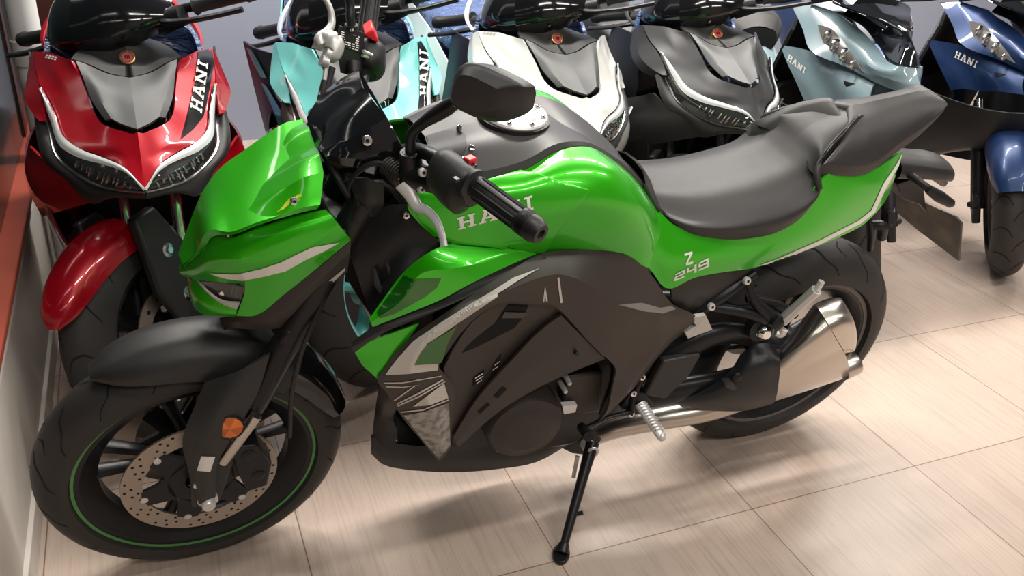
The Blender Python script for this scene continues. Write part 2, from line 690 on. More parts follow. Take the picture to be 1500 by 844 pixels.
def make_rim(fn, rr, w, parent, nsp, hub_r, hub_w):
    mb = MB()
    hw = w / 2
    prof = [(rr + .008, -hw), (rr + .010, -hw + .008), (rr - .012, -hw + .014), (rr - .026, -hw * .35), (rr - .026, hw * .35), (rr - .012, hw - .014), (rr + .010, hw - .008), (rr + .008, hw),
            (rr - .006, hw), (rr - .020, hw - .012), (rr - .040, hw * .3), (rr - .040, -hw * .3), (rr - .020, -hw + .012), (rr - .006, -hw)]
    mb.lathe(prof, (0, 1, 0), (0, 0, 0), 72, 0, closed=True)
    mb.lathe([(hub_r * .4, -hub_w / 2), (hub_r * .8, -hub_w / 2), (hub_r, -hub_w * .3), (hub_r, hub_w * .3), (hub_r * .8, hub_w / 2), (hub_r * .4, hub_w / 2)], (0, 1, 0), (0, 0, 0), 32, 0, closed=True)
    for k in range(nsp):
        for da in (-0.17, 0.17):
            an = 2 * pi * k / nsp + 0.35
            a0 = Vector((cos(an + da * .9), 0, sin(an + da * .9))) * hub_r * 0.85
            a1 = Vector((cos(an + da * 1.15), 0, sin(an + da * 1.15))) * (rr - .03)
            mb.tube([a0, a0.lerp(a1, .5), a1], [0.013, 0.010, 0.013], 8, 4, flat=(1.3, (0, 1, 0)))
    mb.xform(fn)
    return mb.build('rim', ['frame'], parent, angle=40)


def make_tape(fn, r, y, parent, wd=0.006, m_='tape', name='rim_tape', label='green rim tape'):
    mb = MB()
    for s in (-1, 1):
        mb.lathe([(r, s * y), (r + wd, s * y), (r + wd, s * (y - .004)), (r, s * (y - .004))], (0, 1, 0), (0, 0, 0), 72, 0, closed=True)
    mb.xform(fn)
    return mb.build(name, [m_], parent, label=label)


def make_disc(fn, ro, ri, y, parent, sgn=1):
    mb = MB()
    mb.lathe([(ri, y - .0022), (ro, y - .0022), (ro, y + .0022), (ri, y + .0022)], (0, 1, 0), (0, 0, 0), 72, 0, closed=True)
    h = mb
    for k in range(36):
        for j, fr in enumerate((.2, .5, .8)):
            if (k + j) % 3 == 2:
                continue
            an = 2 * pi * (k + j * .33) / 36
            r = ri + (ro - ri) * fr
            c = Vector((r * cos(an), y + sgn * .0024, r * sin(an)))
            h.lathe([(0.0, 0), (.0030, 0), (.0030, -.0010 * sgn), (0.0, -.001 * sgn)], (0, 1, 0), c, 8, 1)
    mb.xform(fn)
    d = mb.build('brake_disc', ['disc', 'hole'], parent)
    c = MB()
    # black carrier with five arms bolted to the ring
    c.lathe([(.030, y - .004), (.062, y - .004), (.062, y + .004), (.030, y + .004)], (0, 1, 0), (0, 0, 0), 40, 0, closed=True)
    for k in range(6):
        an = 2 * pi * k / 6 + .2
        u, v = Vector((cos(an), 0, sin(an))), Vector((-sin(an), 0, cos(an)))
        o = Vector((0, y, 0))
        pts = [o + u * .055 - v * .030, o + u * .055 + v * .030, o + u * (ri + .001) + v * .020, o + u * (ri + .006), o + u * (ri + .001) - v * .020]
        c.prism([p + Vector((0, -.004, 0)) for p in pts], (0, .008, 0))
        c.lathe([(0, sgn * .007), (.007, sgn * .006), (.008, -sgn * .004)], (0, 1, 0), o + u * (ri + .002), 12, 1)
    c.xform(fn)
    c.build('disc_carrier', ['frame', 'alu'], d)
    return d


fwheel = empty('wheel', (0, 0, 0), parent=BIKE)
make_tyre(FW, RF, .112, .228, fwheel, 16, 1)
make_rim(FW, .218, .088, fwheel, 5, .045, .10)
make_tape(FW, .2215, .0452, fwheel)
make_disc(FW, .145, .106, -.062, fwheel, -1)
make_disc(FW, .145, .106, .062, fwheel, 1)
rwheel = empty('wheel', (0, 0, 0), parent=BIKE)
make_tyre(RWm, RR, .148, .230, rwheel, 15, -1)
make_rim(RWm, .218, .118, rwheel, 5, .055, .14)
make_tape(RWm, .2190, .0602, rwheel, .010, 'rimgrey', 'rim_lip', None)
make_disc(RWm, .11, .075, .075, rwheel, 1)

# ---------------------------------------------------------------- bodywork of the motorcycle
def L(*pts):
    return [P(*q) for q in pts]


LEFT, UP = Vector((0, -1, 0)), Vector((0, 0, 1))
OUTL = Vector((0, -1, .3))

# ---- front mudguard: arched over the tyre (wheel frame), swept by angle
mb = MB()
rows = []
for an, hw, rc, dr in [(119, .022, .316, .012), (113, .046, .322, .030), (104, .060, .326, .044), (92, .064, .330, .058), (78, .066, .331, .064), (64, .066, .330, .066)]:
    a = radians(an)
    row = []
    for fy, fr in ((0, 0), (-.45, .04), (-.8, .25), (-1.0, .62), (-1.04, 1.0)):
        r = rc - dr * fr
        row.append(FW((r * cos(a), hw * fy, r * sin(a))))
    rows.append(row)


def fw_sym(rows):
    out = []
    for (an, hw, rc, dr) in rows:
        a = radians(an)
        half = [((0, 0)), (-.45, .04), (-.8, .25), (-1.0, .62), (-1.04, 1.0)]
        full = list(reversed([(-y, f) for y, f in half[1:]])) + half
        out.append([FW(((rc - dr * f) * cos(a), hw * y, (rc - dr * f) * sin(a))) for y, f in full])
    return out


mb = MB()
mb.grid(fw_sym([(119, .020, .317, .010), (112, .046, .323, .030), (103, .060, .327, .046), (91, .065, .331, .060), (78, .067, .332, .070), (64, .067, .330, .076), (50, .066, .326, .072)]), 5, 5, thick=.004, out=Vector((0, 0, 1)))
fender = mb.build('mudguard', ['fender'], BIKE, angle=45)
mb = MB()
mb.grid(fw_sym([(52, .062, .322, .055), (40, .062, .318, .055), (28, .060, .314, .050), (18, .055, .310, .035)]), 5, 5, thick=.004, out=Vector((1, 0, 1)))
mb.build('rear_flap', ['gloss'], fender, label='glossy black flap')
# side arm of the mudguard that covers the fork foot
mb = MB()
mb.grid([L((300, 560, -.085), (345, 545, -.105), (395, 520, -.112)),
         L((283, 600, -.100), (325, 590, -.125), (378, 575, -.122)),
         L((268, 640, -.110), (305, 640, -.138), (352, 622, -.132)),
         L((276, 690, -.112), (298, 690, -.136), (318, 682, -.130)),
         L((287, 738, -.112), (298, 738, -.130), (316, 728, -.122))], 5, 5, thick=.010, out=LEFT)
arm = mb.build('fork_guard', ['fender'], fender)
decal('label_sticker', [[(295, 668), (315, 668.5), (307.6, 691), (289, 689)]], [arm], 'white', BIKE, label='white label')

# ---- fork
for s in (-1, 1):
    f = MB()
    d = Vector((sin(RAKE), 0, cos(RAKE)))
    o = Vector((0.004, s * .092, 0))
    f.tube([FW(o + d * .02), FW(o + d * .30)], .0180, 16, mi=1)
    f.tube([FW(o + d * .215), FW(o + d * .24), FW(o + d * .66)], [.023, .0255, .0255], 16, straight=True)
    f.tube([FW(o + d * .655), FW(o + d * .70)], .025, 16)
    leg = f.build('fork_leg', ['frame', 'steel'], BIKE)
    f = MB()
    f.prism([FW(o + Vector((-.030, -s * .012, -.026))), FW(o + Vector((.022, -s * .012, -.030))), FW(o + Vector((.050, -s * .012, .06))), FW(o + Vector((.072, -s * .012, .15))), FW(o + Vector((.028, -s * .012, .15))), FW(o + Vector((-.025, -s * .012, .04)))], Vector((0, s * .030, 0)))
    f.build('fork_foot', ['fender'], leg, bevel=.006)
    f = MB()
    f.lathe([(0, .022), (.011, .022), (.013, .018), (.013, .006), (.019, .005), (.019, -.01), (0, -.01)], (0, s, 0), FW(o + Vector((0, s * .022, 0))), 18)
    f.build('axle_nut', ['alu'], leg)
    f = MB().lathe([(0, .010), (.007, .010), (.007, -.01), (0, -.01)], (0, s, 0), FW(o + Vector((-.015, s * .018, .05))), 12)
    f.build('pinch_bolt', ['alu'], leg)
    c = MB()
    cx = Vector((.085, s * .082, .045))
    c.prism([FW(cx + Vector(q)) for q in [(-.03, -s * .03, .075), (.02, -s * .03, .065), (.045, -s * .03, .0), (.035, -s * .03, -.06), (-.005, -s * .03, -.065), (-.02, -s * .03, .0)]], Vector((0, s * .055, 0)))
    for q in ((0.0, .045), (.015, -.02)):
        c.lathe([(0, .004), (.011, .004), (.013, 0), (.013, -.01)], (0, s, 0), FW(cx + Vector((q[0], s * .026, q[1]))), 14)
    c.build('brake_caliper', ['frame'], leg, bevel=.006)
    if s < 0:
        sl = MB().tube([P(326, 677, -.126), P(330, 671, -.126), P(376, 608, -.126)], [.0095, .0108, .0108], 16, straight=True)
        sl.build('fork_slider', ['steel'], leg, label='bright steel slider')
# amber reflector with six facets
r = MB()
rc = P(336, 627, -.137)
nn = (Vector((-.12, -1, .12))).normalized()
ra = Vector((1, 0, 0)) - nn * nn.x
ra.normalize()
rb = nn.cross(ra)
for k in range(12):
    a0, a1 = 2 * pi * k / 12, 2 * pi * (k + 1) / 12
    e0 = rc + (ra * cos(a0) + rb * sin(a0)) * .0235
    e1 = rc + (ra * cos(a1) + rb * sin(a1)) * .0235
    r.add([rc + nn * .004, e0, e1], [[0, 1, 2]], (k // 2) % 2)
r.lathe([(.0235, 0), (.0262, .001), (.0262, -.012), (0, -.012)], nn, rc, 28, 2)
r.build('reflector', ['amber', 'amber2', 'black'], BIKE, angle=20, label='round amber reflector')

# ---- headlight cowl
mb = MB()
mb.grid([L((263, 392, 0), (266, 391, -.012), (268, 391, -.018), (270, 391, -.022)),
         L((283, 356, 0), (285, 360, -.020), (287, 366, -.035), (289, 372, -.045)),
         L((315, 321, 0), (315, 327, -.028), (314, 334, -.055), (314, 341, -.080)),
         L((345, 288, 0), (345, 298, -.032), (344, 317, -.072), (342, 340, -.106)),
         L((375, 264, 0), (376, 277, -.034), (378, 299, -.078), (378, 326, -.115)),
         L((410, 241, 0), (412, 254, -.036), (415, 277, -.082), (420, 311, -.120)),
         L((441, 222, 0), (445, 233, -.038), (450, 258, -.084), (450, 303, -.121)),
         L((462, 212, 0), (468, 224, -.042), (474, 253, -.084), (469, 300, -.121))], 5, 5, cc=(1, 2), sym=True, thick=.005, out=UP)
cowl = mb.build('headlight_cowl', ['green'], BIKE, angle=22, label='green pointed headlight cowl')
mb = MB()
mb.grid([L((264, 394, -.004), (263, 397, -.006), (263, 400, -.006), (268, 404, -.008), (274, 407, -.010)),
         L((287, 375, -.038), (285, 384, -.042), (284, 394, -.044), (287, 404, -.044), (292, 411, -.042)),
         L((314, 347, -.070), (314, 362, -.080), (313, 380, -.085), (315, 398, -.080), (317, 413, -.070)),
         L((345, 347, -.092), (346, 362, -.102), (348, 380, -.109), (352, 402, -.100), (357, 418, -.085)),
         L((358, 342, -.096), (359, 360, -.107), (361, 380, -.113), (364, 421, -.097), (346, 463, -.076)),
         L((395, 328, -.100), (396, 350, -.116), (397, 379, -.124), (393, 412, -.112), (372, 463, -.090)),
         L((435, 315, -.103), (440, 335, -.122), (443, 363, -.130), (433, 394, -.122), (418, 430, -.107)),
         L((477, 307, -.104), (487, 317, -.119), (497, 330, -.126), (506, 342, -.126), (514, 352, -.124))], 5, 5, cc=(2,), cr=(4,), thick=.005, out=LEFT, mirror=True)
cheek = mb.build('cowl_cheek', ['green'], cowl, angle=28)
mb = MB()
mb.grid([L((277, 408, 0), (278, 409, -.014), (287, 411, -.032), (300, 427, -.050), (321, 445, -.066), (347, 453, -.076)),
         L((276, 425, 0), (277, 426, -.016), (284, 434, -.034), (297, 444, -.052), (320, 455, -.068), (346, 459, -.078)),
         L((279, 441, 0), (280, 442, -.014), (286, 453, -.030), (298, 461, -.046), (320, 463, -.060), (344, 464, -.072))], 4, 4, sym=True, thick=.005, out=Vector((-1, 0, -.3)))
mb.build('cowl_chin', ['green'], cowl, angle=40)
# headlight behind the lip
mb = MB()
mb.grid([L((280, 404, 0), (292, 410, -.030), (325, 412, -.060), (366, 420, -.080)),
         L((284, 424, 0), (296, 425, -.032), (328, 430, -.058), (358, 438, -.072)),
         L((284, 434, 0), (300, 438, -.030), (330, 452, -.054), (350, 458, -.068))], 4, 4, sym=True, thick=.004, out=LEFT)
hl = mb.build('headlight', ['lens'], cowl, label='dark glass headlight')
mb = MB()
mb.grid([L((289, 412, -.034), (303, 428, -.054), (325, 442, -.069), (351, 444, -.079)),
         L((292, 417, -.034), (307, 434, -.053), (327, 448, -.067), (347, 453, -.077))], 4, 2, mirror=True, thick=.004, out=LEFT)
mb.build('glass_reflection', ['lightgrey'], hl, label='pale reflection band')  # reflection in the lower glass, put in as a pale band
mb = MB()
mb.ball(P(330, 428, -.058), .012, 14, 0, (1, .4, 1))
mb.build('projector_lens', ['chrome'], hl)
# matt graphite lower cowl
mb = MB()
mb.grid([L((321, 466, -.040), (323, 474, -.042), (328, 484, -.040)),
         L((345, 464, -.072), (345, 472, -.076), (345, 481, -.072)),
         L((372, 463, -.090), (376, 473, -.095), (385, 483, -.088)),
         L((418, 430, -.107), (418, 452, -.112), (420, 478, -.098)),
         L((456, 401, -.115), (460, 418, -.120), (459, 441, -.108)),
         L((514, 353, -.124), (513, 370, -.126), (509, 398, -.118))], 4, 4, cc=(1,), thick=.005, out=LEFT, mirror=True)
lowc = mb.build('lower_cowl', ['darkpanel'], cowl, angle=25, label='matt graphite lower cowl')
decal('grey_stripe', [[(459, 430), (490, 404), (506, 391), (505, 396), (493, 408), (463, 434)]], [lowc], 'lightgrey', cowl, label='grey stripe')
decal('silver_stripe', [[(306, 400), (325, 400.5), (347, 401.5), (381, 394), (411, 384), (437, 371), (458, 361.5), (497, 355), (474, 368), (448, 380), (418, 397), (388, 404.5), (355, 411), (332, 408), (319, 404.5)]], [cheek], 'stripe', cowl, label='silver pointed stripe')


def screw(px, py, y, r=.006, nrm=(0, -1, .4), parent=BIKE, m_='chrome', inner=True):
    s = MB()
    c = P(px, py, y)
    s.lathe([(0, .0025), (r * .55, .0025), (r * .9, .0018), (r, 0), (r, -.006)], nrm, c, 14, 0)
    if inner:
        s.lathe([(0, .0030), (r * .38, .0030), (r * .40, .002)], nrm, c, 6, 1)
    return s.build('screw', [m_, 'hole'], parent)


decal('sticker_mark', [[(405.5, 311), (410, 308), (420, 299), (424, 291), (427, 291), (424, 300), (416, 307)], [(432, 289), (437, 285), (443, 285), (442, 288), (436, 291)]], [cowl], mat('yellow_green_sticker', (.55, .62, .04), .4), cowl, label='yellow sticker mark')
screw(431, 295, -.110, .0065, parent=cowl)

# ---- meter visor
mb = MB()
mb.grid([L((464, 212, 0), (467, 217, -.030), (472, 224, -.060), (479, 231, -.080)),
         L((482, 178, 0), (489, 195, -.042), (497, 214, -.078), (505, 231, -.095)),
         L((506, 152, 0), (518, 172, -.050), (531, 194, -.086), (542, 231, -.101)),
         L((533, 130, 0), (549, 151, -.046), (566, 174, -.086), (592, 222, -.106))], 6, 6, cc=(2,), sym=True, thick=.004, out=UP)
visor = mb.build('meter_visor', ['gloss'], BIKE, angle=30, label='gloss black meter visor')
screw(538, 206, -.101, .0085, nrm=(-.1, -1, .35), parent=visor)
mb = MB()
mb.grid([L((540, 136, .0), (552, 158, -.045), (566, 182, -.080), (585, 214, -.098)),
         L((560, 165, .0), (566, 178, -.040), (575, 194, -.072), (588, 218, -.085)),
         L((575, 195, .0), (578, 204, -.035), (584, 212, -.06), (590, 224, -.07))], 4, 4, sym=True, thick=.004, out=Vector((1, 0, .5)))
mb.build('meter', ['screen'], visor, label='dark meter face')
mb = MB()
mb.grid([L((474, 226, -.060), (480, 232, -.078), (505, 232, -.092), (542, 232, -.098), (592, 223, -.104)),
         L((478, 236, -.050), (486, 246, -.070), (510, 246, -.085), (545, 244, -.090), (600, 236, -.095))], 4, 3, mirror=True, thick=.004, out=LEFT)
mb.build('meter_housing', ['fender'], visor)

# ---- frame, engine core and dark inner structure
fr = MB()
hd = FW(Vector((sin(RAKE), 0, cos(RAKE))) * .62 + Vector((.03, 0, 0)))
for s in (-1, 1):
    fr.tube([(.285, s * .035, .86), (.40, s * .10, .80), (.62, s * .125, .72), (.80, s * .125, .60), (.88, s * .115, .44), (.87, s * .11, .30)], [.032, .036, .036, .036, .036, .030], 12, 5, flat=(.6, (0, 1, 0)))
    fr.tube([(.30, s * .035, .80), (.40, s * .08, .62), (.44, s * .09, .40), (.50, s * .10, .30)], .020, 10, 5)
    fr.tube([(.82, s * .10, .62), (1.05, s * .09, .72), (1.35, s * .07, .80)], .018, 10, 4)
    fr.tube([(.86, s * .10, .46), (1.05, s * .085, .60), (1.25, s * .075, .76)], .014, 10, 4)
fr.tube([(.20, 0, .66), (.32, 0, .93)], .040, 16)
frame = fr.build('frame', ['frame'], BIKE, angle=50)
for z, hgt in ((.40, .03), (.62, .028)):
    ya = MB()
    cc = Vector((.0, 0, 0)) + Vector((sin(RAKE), 0, cos(RAKE))) * z
    ya.prism([FW(cc + Vector(q)) for q in [(-.02, -.115, 0), (.025, -.112, 0), (.055, -.04, 0), (.055, .04, 0), (.025, .112, 0), (-.02, .115, 0), (-.03, .06, 0), (-.03, -.06, 0)]], Vector((sin(RAKE), 0, cos(RAKE))) * hgt)
    ya.build('triple_clamp', ['frame'], BIKE, bevel=.006)

en = MB()
en.prism([Vector((x, -.115, z)) for x, z in [(.46, .30), (.52, .22), (.80, .21), (.88, .30), (.86, .46), (.74, .56), (.56, .66), (.44, .62), (.42, .45)]], Vector((0, .23, 0)))
engine = en.build('engine', ['engine'], BIKE, bevel=.012)
ec = MB()
c0 = P(768, 622, -.150)
ec.lathe([(.086, -.05), (.084, .004), (.078, .014), (.062, .018), (.055, .022), (.050, .024), (0, .025)], (-.05, -1, .04), c0, 40, 0)
ec.build('engine_cover', ['engine2'], engine, angle=30)
ec = MB()
ec.prism(L((832, 552, -.138), (884, 545, -.138), (880, 604, -.138), (842, 610, -.138), (824, 590, -.138)), Vector((0, .04, 0)))
ec.build('sprocket_cover', ['engine2'], engine, bevel=.006)
for q in [(768, 597), (787, 596), (812, 611), (730, 659), (745, 660), (828, 573), (834, 561)]:
    MB().lathe([(0, .004), (.004, .004), (.0055, 0), (.0055, -.03)], (0, -1, 0), P(q[0], q[1], -.156), 10).build('cover_bolt', ['alu'], engine)
ec = MB()
ec.prism(L((824, 595, -.158), (845.5, 593.5, -.158), (843, 604, -.158), (826, 607, -.158)), Vector((0, .012, 0)))
ec.build('label_sticker', ['white'], engine, label='white label')

# radiator and its black side shroud
rd = MB()
rd.prism([Vector(q) for q in [(.375, -.125, .50), (.375, .125, .50), (.400, .125, .78), (.400, -.125, .78)]], Vector((.035, 0, 0)))
for k in range(9):
    z = .52 + k * .029
    x = .370 + (z - .5) / .28 * .025
    rd.box((x, 0, z), (.008, .24, .008))
rad = rd.build('radiator', ['black'], BIKE, bevel=.003)
mb = MB()
mb.grid([L((500, 345, -.085), (520, 395, -.105), (535, 440, -.120), (545, 470, -.150)),
         L((535, 325, -.095), (550, 370, -.120), (560, 405, -.135), (566, 432, -.170)),
         L((572, 300, -.105), (590, 335, -.128), (597, 365, -.140), (600, 396, -.160)),
         L((598, 300, -.110), (625, 335, -.132), (640, 352, -.138), (642, 362, -.140))], 4, 4, thick=.005, out=LEFT, mirror=True)
rs = mb.build('radiator_shroud', ['black'], BIKE)
for k, q in enumerate([[(548, 394), (552, 415), (562, 432)], [(566, 382), (572, 400), (580, 415)], [(580, 374), (588, 386), (596, 392)]]):
    t = MB().tube([P(a, b, -.128 - .012 * i) for i, (a, b) in enumerate(q)], [.003, .006, .004], 8, 4)
    t.build('shroud_rib', ['fender'], rs)
screw(541, 369, -.108, .007, parent=rs)

# ---- tank
mb = MB()
mb.grid([L((622, 199, 0), (630, 226, -.060), (640, 258, -.100), (646, 268, -.106)),
         L((688, 180, 0), (700, 213, -.072), (712, 250, -.122), (713, 262, -.128)),
         L((752, 171, 0), (758, 203, -.068), (766, 236, -.118), (768, 248, -.123)),
         L((803, 175, 0), (810, 195, -.056), (818, 210, -.092), (821, 219, -.098)),
         L((848, 190, 0), (852, 200, -.046), (858, 208, -.078), (860, 214, -.084)),
         L((888, 216, 0), (891, 225, -.040), (898, 228, -.068), (901, 235, -.073)),
         L((922, 242, 0), (925, 250, -.035), (930, 255, -.060), (932, 263, -.064)),
         L((946, 262, 0), (950, 272, -.030), (955, 282, -.052), (957, 294, -.056))], 6, 5, cc=(2,), sym=True, thick=.004, out=UP)
tcover = mb.build('tank_cover', ['greycover'], BIKE, angle=30, label='satin grey tank cover')
cp = MB()
cpt = P(752, 172, 0) + Vector((0, 0, .0))
cn = Vector((.03, 0, 1))
cp.lathe([(0, .012), (.040, .012), (.0405, .010), (.042, .010), (.0425, .012), (.058, .011), (.0605, .008), (.0605, -.012)], cn, cpt, 48, 0)
cap = cp.build('fuel_cap', ['alu'], tcover, angle=25, label='silver fuel cap')
cs = MB()
cr_ = MB().lathe([(.0605, .006), (.064, .005), (.065, -.012), (.0605, -.012)], cn, cpt, 48, 0, closed=True)
cr_.build('cap_ring', ['black'], cap)
for k in range(8):
    a = 2 * pi * k / 8 + .25
    b = cpt + Vector((cos(a), sin(a), 0)) * .051 + Vector((0, 0, -.03 * .051 * cos(a)))
    s_ = MB()
    s_.lathe([(0, .0135), (.0028, .0135), (.0028, .0115)], cn, b, 8, 1)
    s_.lathe([(.0028, .0125), (.0048, .0140), (.0052, .0105)], cn, b, 14, 0)
    s_.build('cap_bolt', ['chrome', 'hole'], cap)
kb = MB()
kb.box(cpt + Vector((-.010, -.004, .014)), (.024, .018, .004))
kb.build('key_cover', ['alu'], cap, bevel=.001)
# front of the cover: ignition recess, its shade painted on as a flat black patch
decal('painted_hollow', [[(602, 214), (625, 200), (650, 192), (672, 192), (682, 199), (684, 213), (676, 232), (655, 243), (615, 245)]], [tcover], 'black', tcover)
screw(673, 186, -.02, .005, nrm=(0, -.2, 1), parent=tcover)
screw(691, 217, -.078, .006, nrm=(0, -.4, 1), parent=tcover)

mb = MB()
mb.grid([L((640, 262, -.104), (608, 285, -.120), (597, 300, -.125), (612, 325, -.132), (635, 346, -.138)),
         L((668, 266, -.112), (660, 292, -.138), (656, 316, -.144), (660, 340, -.148), (668, 358, -.150)),
         L((713, 263, -.129), (715, 285, -.156), (718, 310, -.163), (722, 335, -.160), (726, 362, -.156)),
         L((768, 249, -.124), (776, 272, -.164), (783, 300, -.177), (785, 335, -.170), (785, 370, -.155)),
         L((821, 220, -.099), (838, 250, -.155), (850, 285, -.182), (846, 325, -.175), (838, 368, -.155)),
         L((860, 215, -.085), (890, 248, -.148), (905, 290, -.178), (900, 335, -.172), (885, 370, -.155)),
         L((901, 236, -.074), (930, 265, -.122), (946, 303, -.152), (938, 350, -.156), (915, 378, -.150)),
         L((932, 264, -.065), (948, 290, -.098), (962, 318, -.125), (957, 352, -.142), (938, 388, -.146)),
         L((957, 295, -.057), (964, 306, -.080), (970, 325, -.105), (966, 355, -.128), (951, 393, -.142))], 5, 5, thick=.004, out=OUTL, mirror=True)
tank = mb.build('fuel_tank', ['green'], BIKE, angle=40, label='candy green fuel tank')
# wing on the tank's lower front edge
mb = MB()
mb.grid([L((541, 467, -.205), (543, 473, -.208), (546, 479, -.205)),
         L((566, 432, -.190), (582, 446, -.210), (596, 459.5, -.205)),
         L((594, 396, -.168), (617, 401, -.196), (644, 440, -.202)),
         L((628, 370, -.150), (660, 394, -.188), (684, 418.5, -.195)),
         L((662, 356, -.148), (700, 386, -.180), (740, 391.5, -.180)),
         L((722, 358, -.154), (738, 373, -.170), (776, 376, -.168)),
         L((785, 358, -.156), (790, 364, -.160), (795, 369, -.158))], 5, 5, cc=(1,), thick=.005, out=LEFT, mirror=True)
wing = mb.build('tank_wing', ['green'], BIKE, angle=30, label='green wing under the tank')
decal('wing_inset', [[(592, 403.6), (604, 409), (646, 407.6), (640, 421), (622, 435), (577, 459.6), (556, 466), (552, 457), (570, 432)]], [wing], 'green2', wing, label='darker green inset')
screw(595, 316, -.132, .006, parent=tank)
# raised panel on the tank side that carries the lettering
tpanel = decal('tank_panel', [[(652, 272), (706, 268), (762, 253), (800, 261), (861, 278), (851, 293), (838, 308), (818, 334), (797, 366), (770, 372), (726, 360), (672, 354), (644, 345), (616, 322), (604, 302), (622, 284)]], [tank], 'green', tank, off=.007, maxlen=9, solid=.010)
q = quadmap([(671, 336.5), (788, 304), (786, 284), (669, 319)])
polys, inner = [], []
x = 0.0
for ch, w in (('H', .255), ('A', .265), ('N', .275), ('I', .17)):
    for pl in SLAB[ch]:
        polys.append([q(x + u * (w - .025), v) for u, v in pl])
    x += w + .008
decal('lettering', polys, [tpanel], 'stripe', tank, off=.0016, maxlen=4, label='silver HANI lettering')

# ---- graphite side fairing
mb = MB()
fa = [((643, 677, -.168), (653, 667, -.176), (660, 655, -.172)),
      ((617, 645, -.180), (643, 640, -.196), (663, 610, -.184)),
      ((591, 614, -.188), (632, 600, -.206), (664, 566, -.190)),
      ((566, 575, -.194), (612, 562, -.212), (651, 548, -.198)),
      ((553, 554, -.198), (600, 540, -.216), (643, 536, -.202)),
      ((563, 540, -.198), (606, 522, -.218), (655, 517, -.206)),
      ((577, 520, -.200), (625, 497, -.221), (674, 490, -.208)),
      ((602, 494, -.202), (655, 474, -.222), (710, 456, -.208)),
      ((644, 464, -.200), (692, 449, -.220), (750, 444, -.206)),
      ((700, 426, -.192), (735, 430, -.214), (780, 446, -.206)),
      ((745, 398, -.180), (775, 412, -.208), (808, 447, -.206)),
      ((792, 372, -.164), (818, 402, -.203), (821, 455, -.206)),
      ((845, 366, -.158), (850, 411, -.204), (838, 473, -.206)),
      ((900, 367, -.154), (890, 436, -.204), (860, 498, -.206)),
      ((945, 393, -.150), (930, 452, -.196), (879, 517, -.202)),
      ((985, 446, -.150), (968, 466, -.178), (893, 529, -.198)),
      ((1018, 470, -.150), (975, 492, -.176), (902, 541, -.194)),
      ((1003, 484, -.152), (955, 522, -.184), (899, 560, -.190)),
      ((965, 522, -.158), (935, 552, -.184), (895, 578, -.186)),
      ((932, 565, -.162), (912, 585, -.178), (889, 602, -.180)),
      ((890, 608, -.162), (880, 616, -.168), (871, 625, -.166))]
mb.grid([L(*r_) for r_ in fa], 5, 4, cc=(1,), thick=.006, out=LEFT, mirror=True)
fairing = mb.build('side_fairing', ['darkpanel'], BIKE, angle=24, label='matt graphite side fairing')
# recessed inner panel with vents
mb = MB()
mb.grid([L((650, 540, -.190), (655, 590, -.180), (664, 650, -.168)),
         L((668, 505, -.192), (690, 560, -.176), (700, 625, -.172)),
         L((705, 460, -.192), (727, 525, -.178), (748, 592, -.178)),
         L((755, 438, -.194), (780, 500, -.184), (795, 565, -.180)),
         L((812, 442, -.194), (830, 490, -.190), (832, 548, -.182)),
         L((872, 502, -.194), (880, 513, -.190), (886, 526, -.188))], 4, 4, thick=.005, out=LEFT, mirror=True)
inner = mb.build('inner_panel', ['darkpanel'], fairing, angle=30)
mb = MB()
mb.grid([L((664, 640, -.180), (668, 650, -.178), (672, 655, -.172)),
         L((700, 583, -.188), (708, 600, -.188), (720, 612, -.178)),
         L((748, 530, -.194), (765, 550, -.194), (780, 570, -.184)),
         L((797, 480, -.200), (815, 512, -.200), (832, 546, -.190)),
         L((822, 462, -.202), (850, 490, -.202), (882, 523, -.192))], 4, 3, cc=(1,), thick=.006, out=LEFT, mirror=True)
strut = mb.build('panel_strut', ['darkpanel'], inner, angle=24)
decal('painted_vent', [[(744, 446), (774, 447), (766, 465), (753, 480), (698, 508), (676, 517), (693, 499), (725, 474)]], [inner], 'hole', inner)  # flat black decals paint the shade inside the vent recesses
decal('painted_vent', [[(693, 553), (709, 541), (709, 546), (700, 560), (692, 566)]], [inner], 'hole', inner)
decal('painted_vent', [[(722, 534), (734, 517), (733, 528), (726, 545), (718, 550)]], [inner], 'hole', inner)
decal('vent_slats', [[(695, 552), (707, 545), (707, 546.2), (695, 553.5)], [(696, 556), (707, 549), (707, 550.2), (696, 557.5)], [(697, 560), (705, 555), (705, 556), (697, 561)], [(724, 533), (732, 527), (732, 528), (724, 534.2)], [(721, 540), (729, 535), (729, 536), (721, 541)]], [inner], 'stripe', inner, off=.003)
decal('painted_vent', [[(722, 581), (736, 566), (742, 570), (729, 583)]], [inner, strut], 'hole', inner)
decal('painted_vent', [[(699, 603), (714, 590), (718, 592), (703, 606)]], [inner, strut], 'hole', inner)
decal('vent_lip', [[(738, 455), (771, 456), (766, 464), (734, 464)]], [inner], 'greycover', inner, off=.004)
screw(845, 518, -.203, .004, parent=inner, m_='black')
